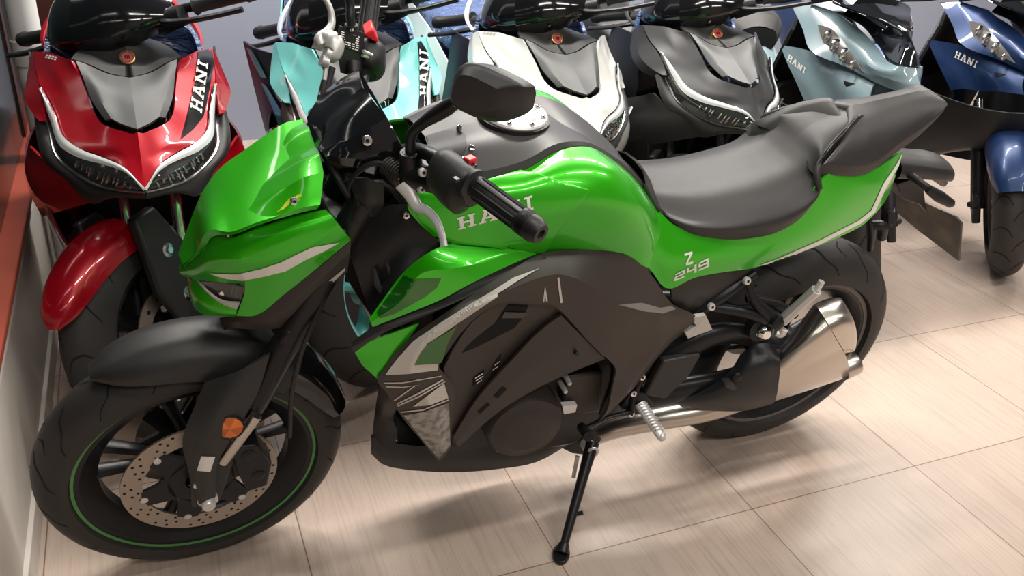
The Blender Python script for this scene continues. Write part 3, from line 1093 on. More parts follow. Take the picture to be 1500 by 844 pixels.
# stickers on the fairing
decal('grey_stripe', [[(565, 548), (584, 523), (606, 500), (646, 474), (702, 440), (752, 408), (790, 394), (758, 413), (704, 449), (668, 473), (648, 487), (624, 502), (607, 533), (588, 537), (641, 532), (640, 541), (600, 546)]], [fairing], 'lightgrey', fairing, off=.0030, maxlen=4, label='light grey pointed stripe')
decal('green_fade', [[(606, 533), (615, 515), (627, 500), (648, 488), (668, 476), (655, 500), (646, 529), (640, 531)]], [fairing], mat('faded_green_sticker', (.05, .16, .045), .4), fairing, off=.0036, maxlen=4, label='green tinted patch')
zg = [[(562, 560), (590, 559.5), (646, 550), (646, 551.3), (590, 561), (562, 561.5)], [(565, 565), (590, 566), (616, 563), (590, 567.6), (566, 566.7)],
      [(577, 585.5), (606, 565), (609, 565), (578, 587)], [(581, 590.5), (610, 576), (648, 555), (649, 557), (612, 578), (582, 592)], [(582, 593.5), (612, 580), (651, 558), (652, 559), (613, 582), (583, 595)],
      [(605, 595), (625, 580), (650, 561), (627, 582), (609, 595), (630, 591), (656, 581.5), (656, 583), (630, 593)], [(587, 602.5), (620, 599), (657, 584.5), (657, 586), (620, 601), (587, 604)]]
decal('line_graphic', zg, [fairing], 'lightgrey', fairing, maxlen=6, label='thin grey Z line graphic')
decal('silver_patch', [[(591, 608), (620, 603), (657, 590), (659, 652), (643, 672), (620, 645)]], [fairing], mat('scuffed_silver_sticker', (.36, .34, .32), .45, vary=(60, (.14, .13, .12))), fairing, label='scuffed silver patch')
decal('tick_mark', [[(795, 442), (798, 418), (802, 441), (799.5, 441), (798, 428), (797, 442)], [(816, 406.5), (819, 406), (824, 443), (820.5, 443.5)]], [fairing], 'lightgrey', fairing)
decal('grey_stripe', [[(905, 446), (940, 443.5), (966, 451), (983, 448), (989, 453), (970, 459.5), (945, 456)]], [fairing], mat('mid_grey_sticker', (.20, .18, .17), .4), fairing)
# glossy green flank below the wing, in front of the fairing
mb = MB()
mb.grid([L((516, 510, -.180), (523, 522, -.184), (531, 536, -.186)),
         L((562, 493, -.188), (552, 518, -.192), (545, 548, -.193)),
         L((614, 474, -.192), (592, 506, -.196), (557, 560, -.194))], 4, 4, thick=.004, out=LEFT, mirror=True)
mb.build('flank_panel', ['green'], fairing)
# dark band between wing and fairing
mb = MB()
mb.grid([L((517, 500, -.177), (516, 508, -.187), (518, 518, -.189)),
         L((545, 480, -.187), (552, 489, -.197), (556, 491, -.195)),
         L((596, 459, -.187), (610, 466, -.197), (619, 465, -.195)),
         L((644, 440, -.183), (660, 446, -.195), (664, 445, -.195)),
         L((684, 418, -.177), (700, 425, -.189), (703, 425, -.191)),
         L((740, 391, -.172), (752, 396, -.175), (757, 398, -.181)),
         L((790, 370, -.156), (798, 374, -.160), (799, 376, -.172))], 4, 3, thick=.004, out=LEFT, mirror=True)
mb.build('fairing_edge', ['fender'], fairing)

# ---- belly pan
mb = MB()
bl = [((546, 640, -.094), (544, 652, -.100), (543, 664, -.096)), ((574, 648, -.102), (566, 664, -.112), (560, 680, -.104)), ((612, 654, -.105), (606, 674, -.116), (600, 689, -.106)),
      ((670, 650, -.108), (660, 675, -.120), (653, 692, -.108)), ((735, 645, -.110), (735, 668, -.122), (733, 687, -.110)), ((790, 650, -.110), (790, 664, -.116), (786, 677, -.106)), ((842, 630, -.104), (844, 637, -.106), (846, 643, -.100))]
rows = []
for r_ in bl[2:]:
    a, b, c = L(*r_)
    rows.append([a, b, c, Vector((c.x, -.05, c.z - .012)), Vector((c.x, 0, c.z - .014))])
mb.grid(rows, 4, 4, cc=(2,), sym=True, thick=.005, out=Vector((0, -1, -1)))
pan = mb.build('belly_pan', ['fender'], BIKE, angle=30)
mb = MB()
mb.grid([L(*r_) for r_ in bl[:3]], 4, 3, thick=.014, out=LEFT)
mb.build('pan_rail', ['fender'], pan)
mb = MB()
mb.grid([L((556, 560, -.150), (568, 574, -.170), (582, 596, -.178)), L((550, 598, -.090), (560, 604, -.110), (576, 616, -.120)), L((546, 630, -.090), (562, 632, -.104), (582, 636, -.104)), L((545, 650, -.092), (562, 654, -.106), (578, 654, -.104))], 3, 3, thick=.008, out=LEFT)
mb.build('pan_bracket', ['black'], pan)

# ---- seat
low = [(946, 268, -.062), (960, 296, -.088), (977, 320, -.106), (1003, 339, -.122), (1050, 351, -.134), (1100, 351, -.138), (1145, 340, -.138), (1178, 318, -.134), (1197, 288, -.126)]
lows = L(*low)
zc = {0: .858, 1: .850, 2: .843, 3: .838, 4: .835, 5: .842, 6: .856, 7: .874, 8: .896}
rows = []
for i, e in enumerate(lows):
    w = -e.y
    z = zc[i]
    x = e.x - (.0 if i else 0)
    rows.append([Vector((x + .004, 0, z)), Vector((x + .003, -w * .55, z - .004)), Vector((x + .002, -w * .86, z - .016 - .010 * min(i, 3) / 3)), Vector((x, -w * 1.0, (z - .016) * .55 + e.z * .45)), Vector((e.x, -w * .97, e.z))])
e = lows[-1]
rows.append([Vector((1.245, 0, .930)), Vector((1.238, -.050, .927)), Vector((1.222, -.088, .912)), P(1195, 264, -.115), P(1199, 279, -.116)])
rows.append([Vector((1.285, 0, .948)), Vector((1.275, -.042, .945)), Vector((1.255, -.072, .930)), P(1198, 242, -.096), P(1206, 262, -.096)])
rows.append([Vector((1.318, 0, .960)), Vector((1.308, -.036, .958)), Vector((1.288, -.060, .946)), P(1215, 215, -.080), P(1223, 236, -.082)])
rows.append([Vector((1.352, 0, .968)), Vector((1.342, -.025, .967)), Vector((1.324, -.044, .960)), P(1238, 190, -.062), P(1241, 206, -.066)])
rows.append([Vector((1.384, 0, .968)), Vector((1.378, -.015, .968)), Vector((1.358, -.026, .966)), P(1254, 174, -.042), P(1255, 182, -.050)])
rows.append([Vector((1.42, 0, .950)), Vector((1.41, -.012, .950)), Vector((1.39, -.020, .948)), P(1262, 180, -.034), P(1262, 188, -.040)])
mb = MB()
mb.grid(rows, 5, 5, sym=True, thick=.004, out=UP)
seat = mb.build('seat', ['seat'], BIKE, angle=60, label='black vinyl rider seat')
# pillion cushion: a raised wedge over the tail
pn = L((1206, 240, -.106), (1240, 241, -.112), (1279, 238, -.104), (1322, 206, -.080), (1366, 174, -.060), (1389, 152, -.048))
rows = []
def ridge(x):
    t = [(1.2, .940), (1.34, .972), (1.42, .985), (1.52, .998), (1.58, .992), (1.65, .97)]
    for (xa, za), (xb, zb) in zip(t, t[1:]):
        if x <= xb:
            return za + (zb - za) * (x - xa) / (xb - xa)
    return t[-1][1]


for k, p_ in enumerate(pn):
    w = -p_.y
    dp = [.026, .028, .030, .034, .028, .016][k]
    fx = [.120, .100, .060, .025, .006, .0][k]
    zr = min(ridge(p_.x + fx), p_.z + [.2, .2, .2, .06, .034, .020][k])
    rows.append([Vector((p_.x + fx, 0, zr)), Vector((p_.x + fx * .75, -w * .42, p_.z + (zr - p_.z) * .80)), Vector((p_.x + fx * .3, -w * .84, p_.z + (zr - p_.z) * .34)), Vector((p_.x, -w, p_.z - .002)), Vector((p_.x - .004, -w * .97, p_.z - dp)), Vector((p_.x + fx * .5, 0, p_.z - dp))])
endc = rows[-1]
rows.append([Vector((v.x + .010, v.y * .80, v.z * .45 + (endc[3].z - .008) * .55)) for v in endc])
first = rows[0]
rows.insert(0, [Vector((v.x - .010, v.y * .97, v.z - (.022 if i < 4 else -.004))) for i, v in enumerate(first)])
mb = MB()
mb.grid(rows, 5, 5, cc=(3,), sym=True, out=UP, cr=())
mb.build('pillion_seat', ['seat'], BIKE, angle=70, label='raised pillion cushion')

# ---- green tail
mb = MB()
mb.grid([L((966, 310, -.100), (958, 350, -.132), (951, 393, -.142)),
         L((985, 328, -.112), (978, 375, -.140), (983, 423, -.142)),
         L((1020, 342, -.122), (1015, 375, -.141), (1015, 408, -.141)),
         L((1060, 348, -.128), (1057, 376, -.140), (1052, 400, -.138)),
         L((1110, 346, -.130), (1107, 372, -.136), (1102, 393, -.130)),
         L((1168, 320, -.126), (1172, 350, -.130), (1172, 370, -.122)),
         L((1198, 270, -.116), (1224, 310, -.122), (1232, 346, -.110)),
         L((1220, 250, -.106), (1252, 280, -.112), (1266, 328, -.098)),
         L((1276, 250, -.094), (1287, 268, -.098), (1293, 300, -.086)),
         L((1322, 222, -.060), (1314, 250, -.066), (1303, 284, -.062))], 5, 5, thick=.005, out=LEFT, mirror=True)
tail = mb.build('tail_panel', ['green'], BIKE, angle=40, label='green tail panel')
decal('white_stripe', [[(1321, 225), (1313, 240), (1293, 270), (1276, 308), (1257, 323), (1200, 352), (1136, 380), (1110, 389), (1136, 384.5), (1202, 357), (1261, 327), (1281, 311), (1297, 276), (1316, 243)]], [tail], 'stripe', tail, label='thin white stripe')
qz = quadmap([(1004.5, 389), (1015, 385.5), (1013.5, 368), (1002, 371.5)])
zz = [[(0, .8), (1, .8), (1, 1), (0, 1)], [(0, 0), (1, 0), (1, .2), (0, .2)], [(0, .2), (.32, .2), (1, .8), (.68, .8)]]
q2 = quadmap([(987, 412), (1038.5, 390), (1037, 377.5), (989, 401)])


def seg(x0, x1, segs, t=.2, tx=None):
    tx = tx or t * .32
    R = {'t': R_(x0, 1 - t, x1, 1), 'm': R_(x0, .5 - t / 2, x1, .5 + t / 2), 'b': R_(x0, 0, x1, t), 'tl': R_(x0, .5, x0 + tx, 1), 'tr': R_(x1 - tx, .5, x1, 1), 'bl': R_(x0, 0, x0 + tx, .5), 'br': R_(x1 - tx, 0, x1, .5)}
    return [R[k] for k in segs]


digits = seg(0, .29, ('t', 'm', 'b', 'tr', 'bl')) + seg(.35, .64, ('tl', 'm', 'tr', 'br')) + seg(.70, 1.0, ('t', 'm', 'b', 'tl', 'tr', 'br'))
decal('lettering', [[qz(u, v) for u, v in pl] for pl in zz] + [[q2(u, v) for u, v in pl] for pl in digits], [tail], 'stripe', tail, maxlen=4, label='silver Z 249 lettering')

# ---------------------------------------------------------------- swing arm, exhaust, stand, pegs
sw = MB()
sw.tube([P(900, 560, -.09), P(985, 520, -.125), P(1040, 492, -.135), P(1088, 490, -.135), P(1118, 515, -.130), P(1140, 520, -.105)], [.040, .036, .030, .026, .026, .026], 14, 5, flat=(.7, (0, 1, 0)))
sw.tube([P(905, 585, -.09), P(1000, 570, -.125), P(1080, 552, -.130), P(1140, 520, -.105)], [.040, .034, .030, .028], 14, 5, flat=(.7, (0, 1, 0)))
for s in (1,):
    sw.tube([(.87, .10, .40), (1.10, .115, .40), (WB, .105, RR)], [.038, .032, .028], 12, 4, flat=(.7, (0, 1, 0)))
sw.tube([(.88, -.11, .42), (.88, .11, .42)], .03, 14)
swing = sw.build('swing_arm', ['frame'], BIKE, angle=50)
ax = MB()
ax.tube([(WB, -.115, RR), (WB, .125, RR)], .012, 14)
ax.build('axle', ['alu'], swing)
mb = MB()
mb.prism(L((972, 530, -.162), (1028, 520, -.162), (1010, 552, -.162), (975, 585, -.162), (945, 580, -.162)), Vector((0, .02, 0)))
mb.build('chain_guard', ['fender'], swing, bevel=.005)
mb = MB()
mb.prism(L((1013, 466, -.150), (1034, 462, -.152), (1043.5, 483, -.154), (1008, 496, -.152), (1004, 488, -.151), (1020, 478, -.150)), Vector((0, .010, 0)))
mb.build('label_sticker', ['lightgrey'], swing, label='silver sticker plate')

# under-seat plates and pillion peg bracket
mb = MB()
mb.grid([L((983, 418, -.132), (985, 440, -.134), (990, 450, -.132)),
         L((1015, 402, -.130), (1008, 440, -.136), (1002, 456, -.130)),
         L((1050, 397, -.126), (1035, 432, -.132), (1014, 462, -.126)),
         L((1108, 390, -.118), (1080, 420, -.126), (1040, 455, -.120))], 4, 4, thick=.006, out=LEFT, mirror=True)
mb.build('frame_cover', ['fender'], frame)
mb = MB()
mb.tube(L((1015, 462, -.122), (1060, 432, -.128), (1105, 400, -.120)), [.014, .014, .012], 10, 4)
mb.tube(L((1042, 450, -.132), (1090, 458, -.150), (1130, 470, -.165)), [.010, .012, .014], 10, 4)
mb.tube(L((1095, 412, -.130), (1104, 438, -.145), (1130, 465, -.165)), [.010, .012, .016], 10, 4)
mb.tube(L((1096, 436, -.130), (1150, 452, -.150), (1165, 462, -.160)), [.012, .011, .010], 10, 4)
brk = mb.build('peg_bracket', ['frame'], BIKE, angle=50)
for q, r in (((1095, 412), .0085), ((1043, 450), .0085)):
    screw(q[0], q[1], -.146, r, parent=brk, m_='alu')
mb = MB()
mb.lathe([(0, .016), (.010, .016), (.016, .010), (.018, 0), (.018, -.03)], (-.1, -1, .2), P(1118, 486, -.172), 18)
bo = mb.build('exhaust_bolt', ['chrome'], brk)
mb = MB()
mb.lathe([(.018, -.002), (.029, -.006), (.029, -.03), (0, -.03)], (-.1, -1, .2), P(1118, 486, -.172), 20)
mb.build('rubber_bush', ['black'], bo)
# folded pillion peg (toothed bar with an end tab)
pg = MB()
a, b = P(1146, 470, -.180), P(1196, 425, -.215)
pg.tube([a, a.lerp(b, .5), b], [.013, .012, .012], 8, 2, flat=(1.0, (0, 0, 1)))
pg.tube([P(1148, 482, -.185), P(1143, 489, -.185), P(1136, 487, -.180)], [.010, .010, .008], 8)
pg.tube([b, b + Vector((.004, 0, .022))], .007, 8)
for k in range(9):
    c = a.lerp(b, .15 + .09 * k)
    pg.box(c + Vector((0, -.008, .008)), (.004, .012, .006), Matrix.Rotation(-.6, 3, 'Y'))
pg.build('foot_peg', ['alu'], brk, angle=40, label='folded pillion foot peg')
mb = MB()
mb.lathe([(0, .012), (.008, .012), (.017, .006), (.018, -.02)], (0, -1, .2), P(1139, 472, -.182), 16)
mb.build('peg_pivot', ['frame'], brk)

# silencer
mb = MB()
mb.grid([L((1150, 505, -.095), (1142, 514, -.150), (1141, 530, -.185), (1140, 545, -.198), (1138, 557, -.200), (1137, 569, -.204), (1135, 584, -.188), (1134, 586, -.110)),
         L((1174, 470, -.098), (1173, 484, -.152), (1178, 502, -.190), (1184, 521, -.203), (1188, 534, -.200), (1190, 547, -.206), (1190, 567, -.186), (1188, 569, -.110)),
         L((1192, 446, -.100), (1200, 456, -.150), (1213, 476, -.188), (1226, 499, -.198), (1234, 512, -.192), (1240, 524, -.196), (1244, 549, -.178), (1242, 551, -.110))], 5, 5, cc=(4,), thick=.003, out=LEFT, close_u=False)
ex = mb.build('silencer', ['steel'], BIKE, angle=30, label='brushed steel silencer')
mb = MB()
mb.grid([L((1193, 445, -.101), (1200.5, 455, -.152), (1213.5, 475, -.190), (1226.5, 498, -.200), (1236, 514, -.192), (1232, 520, -.15)),
         L((1215, 437, -.103), (1222, 446, -.148), (1235, 464, -.185), (1243, 492, -.196), (1246, 513, -.188), (1242, 516, -.14)),
         L((1231, 438, -.105), (1237, 444, -.140), (1249, 466, -.174), (1255, 492, -.182), (1252, 511, -.176), (1247, 513, -.14)),
         L((1230, 443, -.112), (1235, 449, -.138), (1246, 469, -.166), (1252, 490, -.172), (1249, 506, -.166), (1244, 508, -.14))], 5, 5, thick=.003, out=LEFT)
mb.build('end_cap', ['steel'], ex, angle=35, label='polished end cap')
mb = MB()
t0, t1 = P(1232, 540, -.165), P(1254, 530, -.165)
mb.tube([t0, t0.lerp(t1, .85), t1], [.030, .030, .027], 20, 2)
mb.build('outlet_pipe', ['steel'], ex)
mb = MB()
mb.tube(L((845, 648, -.02), (900, 628, -.06), (960, 614, -.095), (1040, 598, -.125), (1100, 575, -.140)), [.024, .026, .028, .030, .034], 16, 5)
mb.build('exhaust_pipe', ['steel'], ex, label='bare steel link pipe')
# back plate closes the silencer towards the wheel
mb = MB()
mb.grid([L((1150, 505, -.095), (1174, 470, -.098), (1192, 446, -.100)), L((1134, 586, -.110), (1188, 569, -.110), (1242, 551, -.110))], 3, 3, thick=.003, out=Vector((0, 1, 0)))
mb.build('silencer_back', ['steel'], ex)
mb = MB()
mb.grid([L((1084, 520, -.150), (1100, 508, -.160), (1121, 502, -.160), (1138, 513, -.160)),
         L((1072, 540, -.165), (1095, 535, -.190), (1120, 530, -.200), (1143, 530, -.200)),
         L((1040, 566, -.160), (1075, 562, -.195), (1110, 560, -.210), (1141, 558, -.212)),
         L((995, 590, -.140), (1045, 590, -.180), (1095, 590, -.200), (1136, 586, -.202)),
         L((1000, 598, -.120), (1045, 602, -.150), (1090, 602, -.170), (1131, 592, -.170))], 5, 5, thick=.005, out=LEFT)
sh = mb.build('heat_shield', ['black'], ex, angle=40, label='black heat shield')
mb = MB()
mb.lathe([(0, .004), (.005, .004), (.011, .0), (.012, -.004), (.008, -.010)], (-.2, -1, .3), P(1081, 553, -.196), 18)
mb.build('shield_bolt', ['frame'], sh)
decal('scoop', [[(1057, 555), (1068, 554), (1080, 568), (1074, 572), (1064, 567)]], [sh], 'greycover', sh)

# foot peg and gear lever
mb = MB()
a, b = P(938, 592, -.165), P(969, 640, -.245)
mb.tube([a, a.lerp(b, .5), b, b + (b - a) * .03], [.014, .0125, .011, .008], 10, 2, flat=(.8, (0, 0, 1)))
for k in range(10):
    c = a.lerp(b, .1 + .085 * k)
    mb.box(c + Vector((0, 0, .009)), (.020, .003, .004))
mb.ball(b, .010, 10)
peg = mb.build('foot_peg', ['alu'], BIKE, angle=40, label='silver rider foot peg')
mb = MB()
mb.prism(L((924, 575, -.150), (945, 575, -.150), (958, 590, -.150), (950, 605, -.150), (925, 610, -.150), (910, 600, -.150)), Vector((0, .035, 0)))
pb = mb.build('peg_hanger', ['frame'], peg, bevel=.004)
for q in ((941, 553), (928, 577), (937, 594), (925, 607)):
    screw(q[0], q[1], -.160, .0075, parent=pb, m_='chrome')
mb = MB()
mb.prism(L((955, 588, -.13), (979, 584, -.13), (981, 588, -.13), (957, 593, -.13)), Vector((0, .01, 0)))
mb.build('bracket_tab', ['alu'], peg)
mb = MB()
mb.tube(L((925, 604, -.158), (890, 612, -.165), (850, 632, -.175)), [.006, .005, .006], 8, 4)
mb.tube(L((852, 626, -.16), (862, 640, -.21)), [.011, .011], 12)
mb.tube(L((941, 553, -.150), (930, 577, -.152), (925, 604, -.155)), [.007, .006, .007], 8, 4)
mb.build('gear_lever', ['frame'], BIKE, angle=45)

# side stand: pivot on the frame, foot on the floor
RI = RL.transposed()
foot = RI @ Vector((.720, -.288, .006))
piv = P(868, 648, -.115)
mb = MB()
mb.tube([piv, piv.lerp(foot, .28), piv.lerp(foot, .72), foot + (piv - foot) * .03], [.016, .0125, .0105, .009], 12, 2)
stand = mb.build('side_stand', ['frame'], BIKE, angle=45)
mb = MB()
nz = RI @ Vector((0, 0, 1))
ux = (RI @ Vector((-.5, -.86, 0))).normalized()
vx = nz.cross(ux)
pts = [foot + ux * (.030 * cos(t)) + vx * (.019 * sin(t)) for t in [2 * pi * k / 16 for k in range(16)]]
mb.prism([p_ - nz * .004 for p_ in pts], nz * .010)
mb.tube([foot + nz * .004, foot.lerp(piv, .10)], [.018, .011], 12)
mb.build('stand_foot', ['frame'], stand, bevel=.002)
mb = MB()
mb.lathe([(0, .006), (.006, .006), (.007, .010), (.015, .010), (.016, 0), (.016, -.03)], (0, -1, .1), P(866, 660, -.128), 18)
mb.build('pivot_bolt', ['alu'], stand)
mb = MB()
mb.prism(L((818, 655, -.10), (870, 630, -.10), (882, 645, -.10), (862, 668, -.10), (838, 665, -.10)), Vector((0, .05, 0)))
mb.build('stand_bracket', ['frame'], stand, bevel=.004)
mb = MB()
mb.tube(L((846, 668, -.12), (840, 700, -.145)), .005, 8)
mb.build('stand_spring', ['alu'], stand)
mb = MB()
mb.tube([piv.lerp(foot, .66) + Vector((.012, 0, 0)), piv.lerp(foot, .66) + Vector((.024, -.004, .006))], .005, 8)
mb.build('stand_tang', ['frame'], stand)

# ---------------------------------------------------------------- handlebar, controls, mirrors
gi, go = P(668, 254, -.225), P(776, 331, -.365)
ri, ro = P(535, 102, .210), P(546, -22, .345)
mb = MB()
mb.tube([go.lerp(gi, .05), gi, gi + (gi - go) * .42, Vector((.352, -.062, .985)), Vector((.345, .0, .978)), Vector((.352, .060, .985)), P(528, 140, .120), ri, ro.lerp(ri, .05)], .0112, 14, 4)
hb = mb.build('handlebar', ['frame'], BIKE, angle=50)
mb = MB()
for s in (-1, 1):
    mb.tube([Vector((.345, s * .05, .93)), Vector((.350, s * .05, .985))], .018, 12)
mb.build('bar_riser', ['frame'], hb)
gdir = (go - gi).normalized()


def grip(a, b, parent):
    d = (b - a)
    g = MB()
    t = [0, .05, .08, .5, .86, .90, 1.0]
    rr = [.0235, .0235, .0168, .0165, .0165, .0195, .0195]
    pts, rad = [], []
    for tt, r in zip(t, rr):
        pts.append(a + d * tt)
        rad.append(r)
    g.tube(pts, rad, 20, straight=True)
    ax_ = d.normalized()
    n = ax_.orthogonal().normalized()
    n2 = ax_.cross(n)
    for k in range(10):
        an = 2 * pi * k / 10
        w = (n * cos(an) + n2 * sin(an)) * .0170
        g.tube([a + d * .14 + w, a + d * .5 + w, a + d * .84 + w], .0016, 5, 1, straight=True)
    o = g.build('grip', ['grip'], parent, angle=40)
    e = MB()
    e.lathe([(0, .016), (.006, .016), (.0075, .022), (.014, .022), (.019, .012), (.0195, 0), (.0195, -.016), (.016, -.018)], ax_, b, 20)
    e.build('bar_end', ['black'], o, angle=35)
    return o


grip(P(690, 268, -.258), go, hb)
grip(P(533, 78, .245), ro, hb)

# left switch block, clutch perch and lever, mirror
mb = MB()
sc = P(668, 262, -.222)
rotm = Matrix((gdir, gdir.cross(Vector((0, 0, 1))).normalized(), gdir.cross(gdir.cross(Vector((0, 0, 1)))).normalized() * -1)).transposed()
sec = []
for t, w, hgt, dz in [(-.040, .021, .028, 0), (-.034, .028, .038, -.004), (0, .031, .041, -.008), (.020, .031, .040, -.010), (.030, .026, .030, -.004), (.042, .022, .024, 0)]:
    c = sc + gdir * t + Vector((0, 0, dz))
    n1 = gdir.cross(Vector((0, 0, 1))).normalized()
    n2 = n1.cross(gdir)
    sec.append([c + n1 * (w * cos(a) * (1.0)) + n2 * (hgt * sin(a)) for a in [2 * pi * k / 10 for k in range(10)]])
mb.grid(sec, 3, 3, close_u=True, cr=(1, 3, 4))
mb.add(sec[0], [list(range(10))])
mb.add(sec[-1], [list(range(10))])
swb = mb.build('switch_block', ['grip'], hb, angle=50)
n1 = gdir.cross(Vector((0, 0, 1))).normalized()
n2 = n1.cross(gdir)
rotg = Matrix((gdir, n1, n2)).transposed()
mb = MB()
mb.box(P(681, 244, -.222), (.030, .022, .016), rotg)
mb.build('light_switch', ['gloss'], swb, bevel=.002)
mb = MB()
mb.box(P(688, 236, -.220), (.014, .016, .014), rotg)
mb.build('horn_button', ['red'], swb, bevel=.002, label='red button')
mb = MB()
mb.box(P(668, 263, -.262), (.010, .008, .005), rotg)
mb.build('indicator_switch', ['greycover'], swb, bevel=.001)
# perch and clamp
mb = MB()
pc = P(604, 246, -.150)
mb.tube([P(600, 222, -.150), P(602, 238, -.150), P(603, 252, -.150), P(604, 268, -.152)], [.0165, .0175, .0215, .019], 16, straight=True)
mb.tube([P(598, 255, -.150), P(625, 262, -.175), P(640, 265, -.19)], [.020, .020, .020], 12)
mb.box(P(620, 253, -.165), (.05, .03, .022), rotg)
perch = mb.build('lever_perch', ['frame'], hb, angle=45, bevel=.002)
screw(620, 253, -.195, .007, parent=perch, m_='alu')
screw(618, 278, -.19, .006, parent=perch, m_='alu')
mb = MB()
mb.prism(L((626, 240, -.185), (640, 226, -.185), (648, 232, -.185), (650, 243, -.185), (636, 252, -.185)), Vector((0, .025, 0)))
mb.tube(L((642, 230, -.185), (648, 227, -.19)), .006, 10, mi=1)
mb.build('choke_lever', ['black', 'white'], perch, bevel=.002)
# cable adjuster with ribbed boot, cable
mb = MB()
a, b = P(563, 240, -.12), P(588, 257, -.145)
mb.tube([a, b], .012, 14)
for k in range(7):
    c = a.lerp(b, .08 + .13 * k)
    mb.tube([c, c + (b - a) * .05], .0145, 14)
mb.tube([b, P(594, 262, -.150)], [.009, .008], 12, mi=1)
adj = mb.build('cable_boot', ['rubber', 'alu'], perch, angle=45)
mb = MB()
mb.tube([a, P(545, 240, -.115), P(525, 252, -.11), P(512, 270, -.10), P(520, 300, -.08), P(545, 330, -.05)], .0045, 8, 6)
mb.tube(L((592, 300, -.09), (560, 268, -.10), (525, 270, -.10), (505, 262, -.09)), .006, 8, 6)
mb.build('clutch_cable', ['black'], perch)
# clutch lever
mb = MB()
mb.tube(L((590, 268, -.160), (600, 283, -.172), (612, 303, -.190), (624, 308, -.205), (634, 317, -.220), (644, 335, -.245), (649, 352, -.262), (650, 361, -.268)), [.0140, .0110, .0085, .0072, .0070, .0062, .0056, .0064], 12, 5, flat=(.62, (0, 1, 0)))
mb.build('clutch_lever', ['lever'], hb, angle=60, label='silver clutch lever')
# mirror
mir_ = MB()
mir_.tube(L((602, 236, -.150), (601, 215, -.152), (603, 198, -.156), (620, 180, -.175), (640, 167, -.195), (656, 157, -.210), (668, 149, -.222)), [.0085, .0080, .0080, .0085, .0110, .0115, .0095], 14, 6)
mro = mir_.build('mirror', ['black'], BIKE, angle=50, label='black rear-view mirror')
mb = MB()
mb.tube(L((602, 231, -.150), (602, 222, -.151)), [.0165, .0125], 14)
mb.build('mirror_nut', ['black'], mro)
mo = [(689, 92), (674, 106), (668, 126), (665, 143), (668, 156), (684, 166), (705, 175), (727, 179), (750, 175), (770, 162), (773, 150), (773, 128), (764, 121), (737, 107), (708, 94)]
ctr = P(722, 142, -.285)
fr_, mid, bk, ed = [], [], [], []
for (a, b) in mo:
    q = P(a, b, -.270 + (a - 665) / 108 * -.035)
    ed.append(q)
    fr_.append(ctr + (q - ctr) * .62 + Vector((-.030, -.016, .010)))
    mid.append(ctr + (q - ctr) * .97 + Vector((-.008, -.004, .004)))
    bk.append(ctr + (q - ctr) * .94 + Vector((.016, .006, -.002)))
mb = MB()
apex = [ctr + (q - ctr) * .12 + Vector((-.034, -.018, .011)) for q in ed]
mb.grid([apex, fr_, mid, ed, bk], 2, 4, cr=(1,), close_u=True)
mb.add(apex, [list(range(len(apex)))])
mh = mb.build('mirror_housing', ['black'], mro, angle=30)
mb = MB()
mb.prism([v.lerp(ctr + Vector((.016, .006, -.002)), .03) for v in bk], Vector((.001, .0005, 0)))
mb.build('mirror_glass', ['chrome'], mh)

# right bar: throttle housing with red switch, reservoir, lever and hoses
mb = MB()
tc_ = P(541, 82, .235)
rdir = (ro - ri).normalized()
m1 = rdir.cross(Vector((0, 0, 1))).normalized()
m2 = m1.cross(rdir)
sec = []
for t, w, hgt in [(-.038, .016, .020), (-.030, .027, .034), (0, .031, .040), (.020, .028, .036), (.030, .018, .020)]:
    c = tc_ + rdir * t + Vector((0, 0, -.004))
    sec.append([c + m1 * (w * cos(a)) + m2 * (hgt * sin(a)) for a in [2 * pi * k / 10 for k in range(10)]])
mb.grid(sec, 3, 3, close_u=True)
mb.add(sec[0], [list(range(10))])
mb.add(sec[-1], [list(range(10))])
th = mb.build('throttle_housing', ['black'], hb, angle=50)
mb = MB()
mb.prism(L((533, 52, .215), (547, 43, .215), (556, 64, .215), (545, 60, .215)), Vector((.004, .035, .006)))
mb.build('kill_switch', ['red'], th, bevel=.003, label='red kill switch')
mb = MB()
for q0, q1 in (((532, 75), (551, 84)), ((531, 81), (548, 87))):
    MB().tube(L((q0[0], q0[1], .195), (q1[0], q1[1], .205)), .0035, 8).build('clamp_bolt', ['alu'], th)
mb = MB()
top = L((496, 41, .185), (534, 52, .215), (527, 79, .195), (493, 69, .165))
mb.prism(top, Vector((.004, -.004, -.048)), scale=.94)
rsv = mb.build('brake_reservoir', ['black'], hb, bevel=.003)
mb = MB()
mb.prism([p_ + Vector((0, 0, .0005)) for p_ in top], Vector((0, 0, .006)))
lid = mb.build('reservoir_lid', ['black'], rsv, bevel=.002)
rq = quadmap([(494.5, 68), (526, 77.5), (532.5, 53), (497, 42.5)])
marks = []
random.seed(3)
for row in range(7):
    u = .08
    while u < .86:
        w = random.uniform(.05, .16)
        if not (.30 < u < .42 and row in (0, 6)):
            marks.append([rq(u + .0, .10 + row * .125), rq(u + w, .10 + row * .125), rq(u + w, .155 + row * .125), rq(u, .155 + row * .125)])
        u += w + random.uniform(.03, .08)
decal('warning_text', marks, [lid], 'stripe', lid, off=.0008, maxlen=6, label='small white warning print')
for q in ((515, 46.5), (513, 70.5)):
    s_ = MB().lathe([(0, .002), (.004, .002), (.0045, 0), (.0045, -.004)], (0, 0, 1), P(q[0], q[1], .19) + Vector((0, 0, .006)), 12)
    s_.build('lid_screw', ['chrome'], lid)
mb = MB()
mb.tube(L((470, -12, .250), (484, 14, .235), (486, 34, .222), (478, 48, .205), (467, 58, .190), (470, 68, .180)), [.007, .008, .010, .012, .013, .011], 12, 5, flat=(.65, (1, 0, 0)))
mb.build('brake_lever', ['lever'], hb, angle=60, label='silver brake lever')
mb = MB()
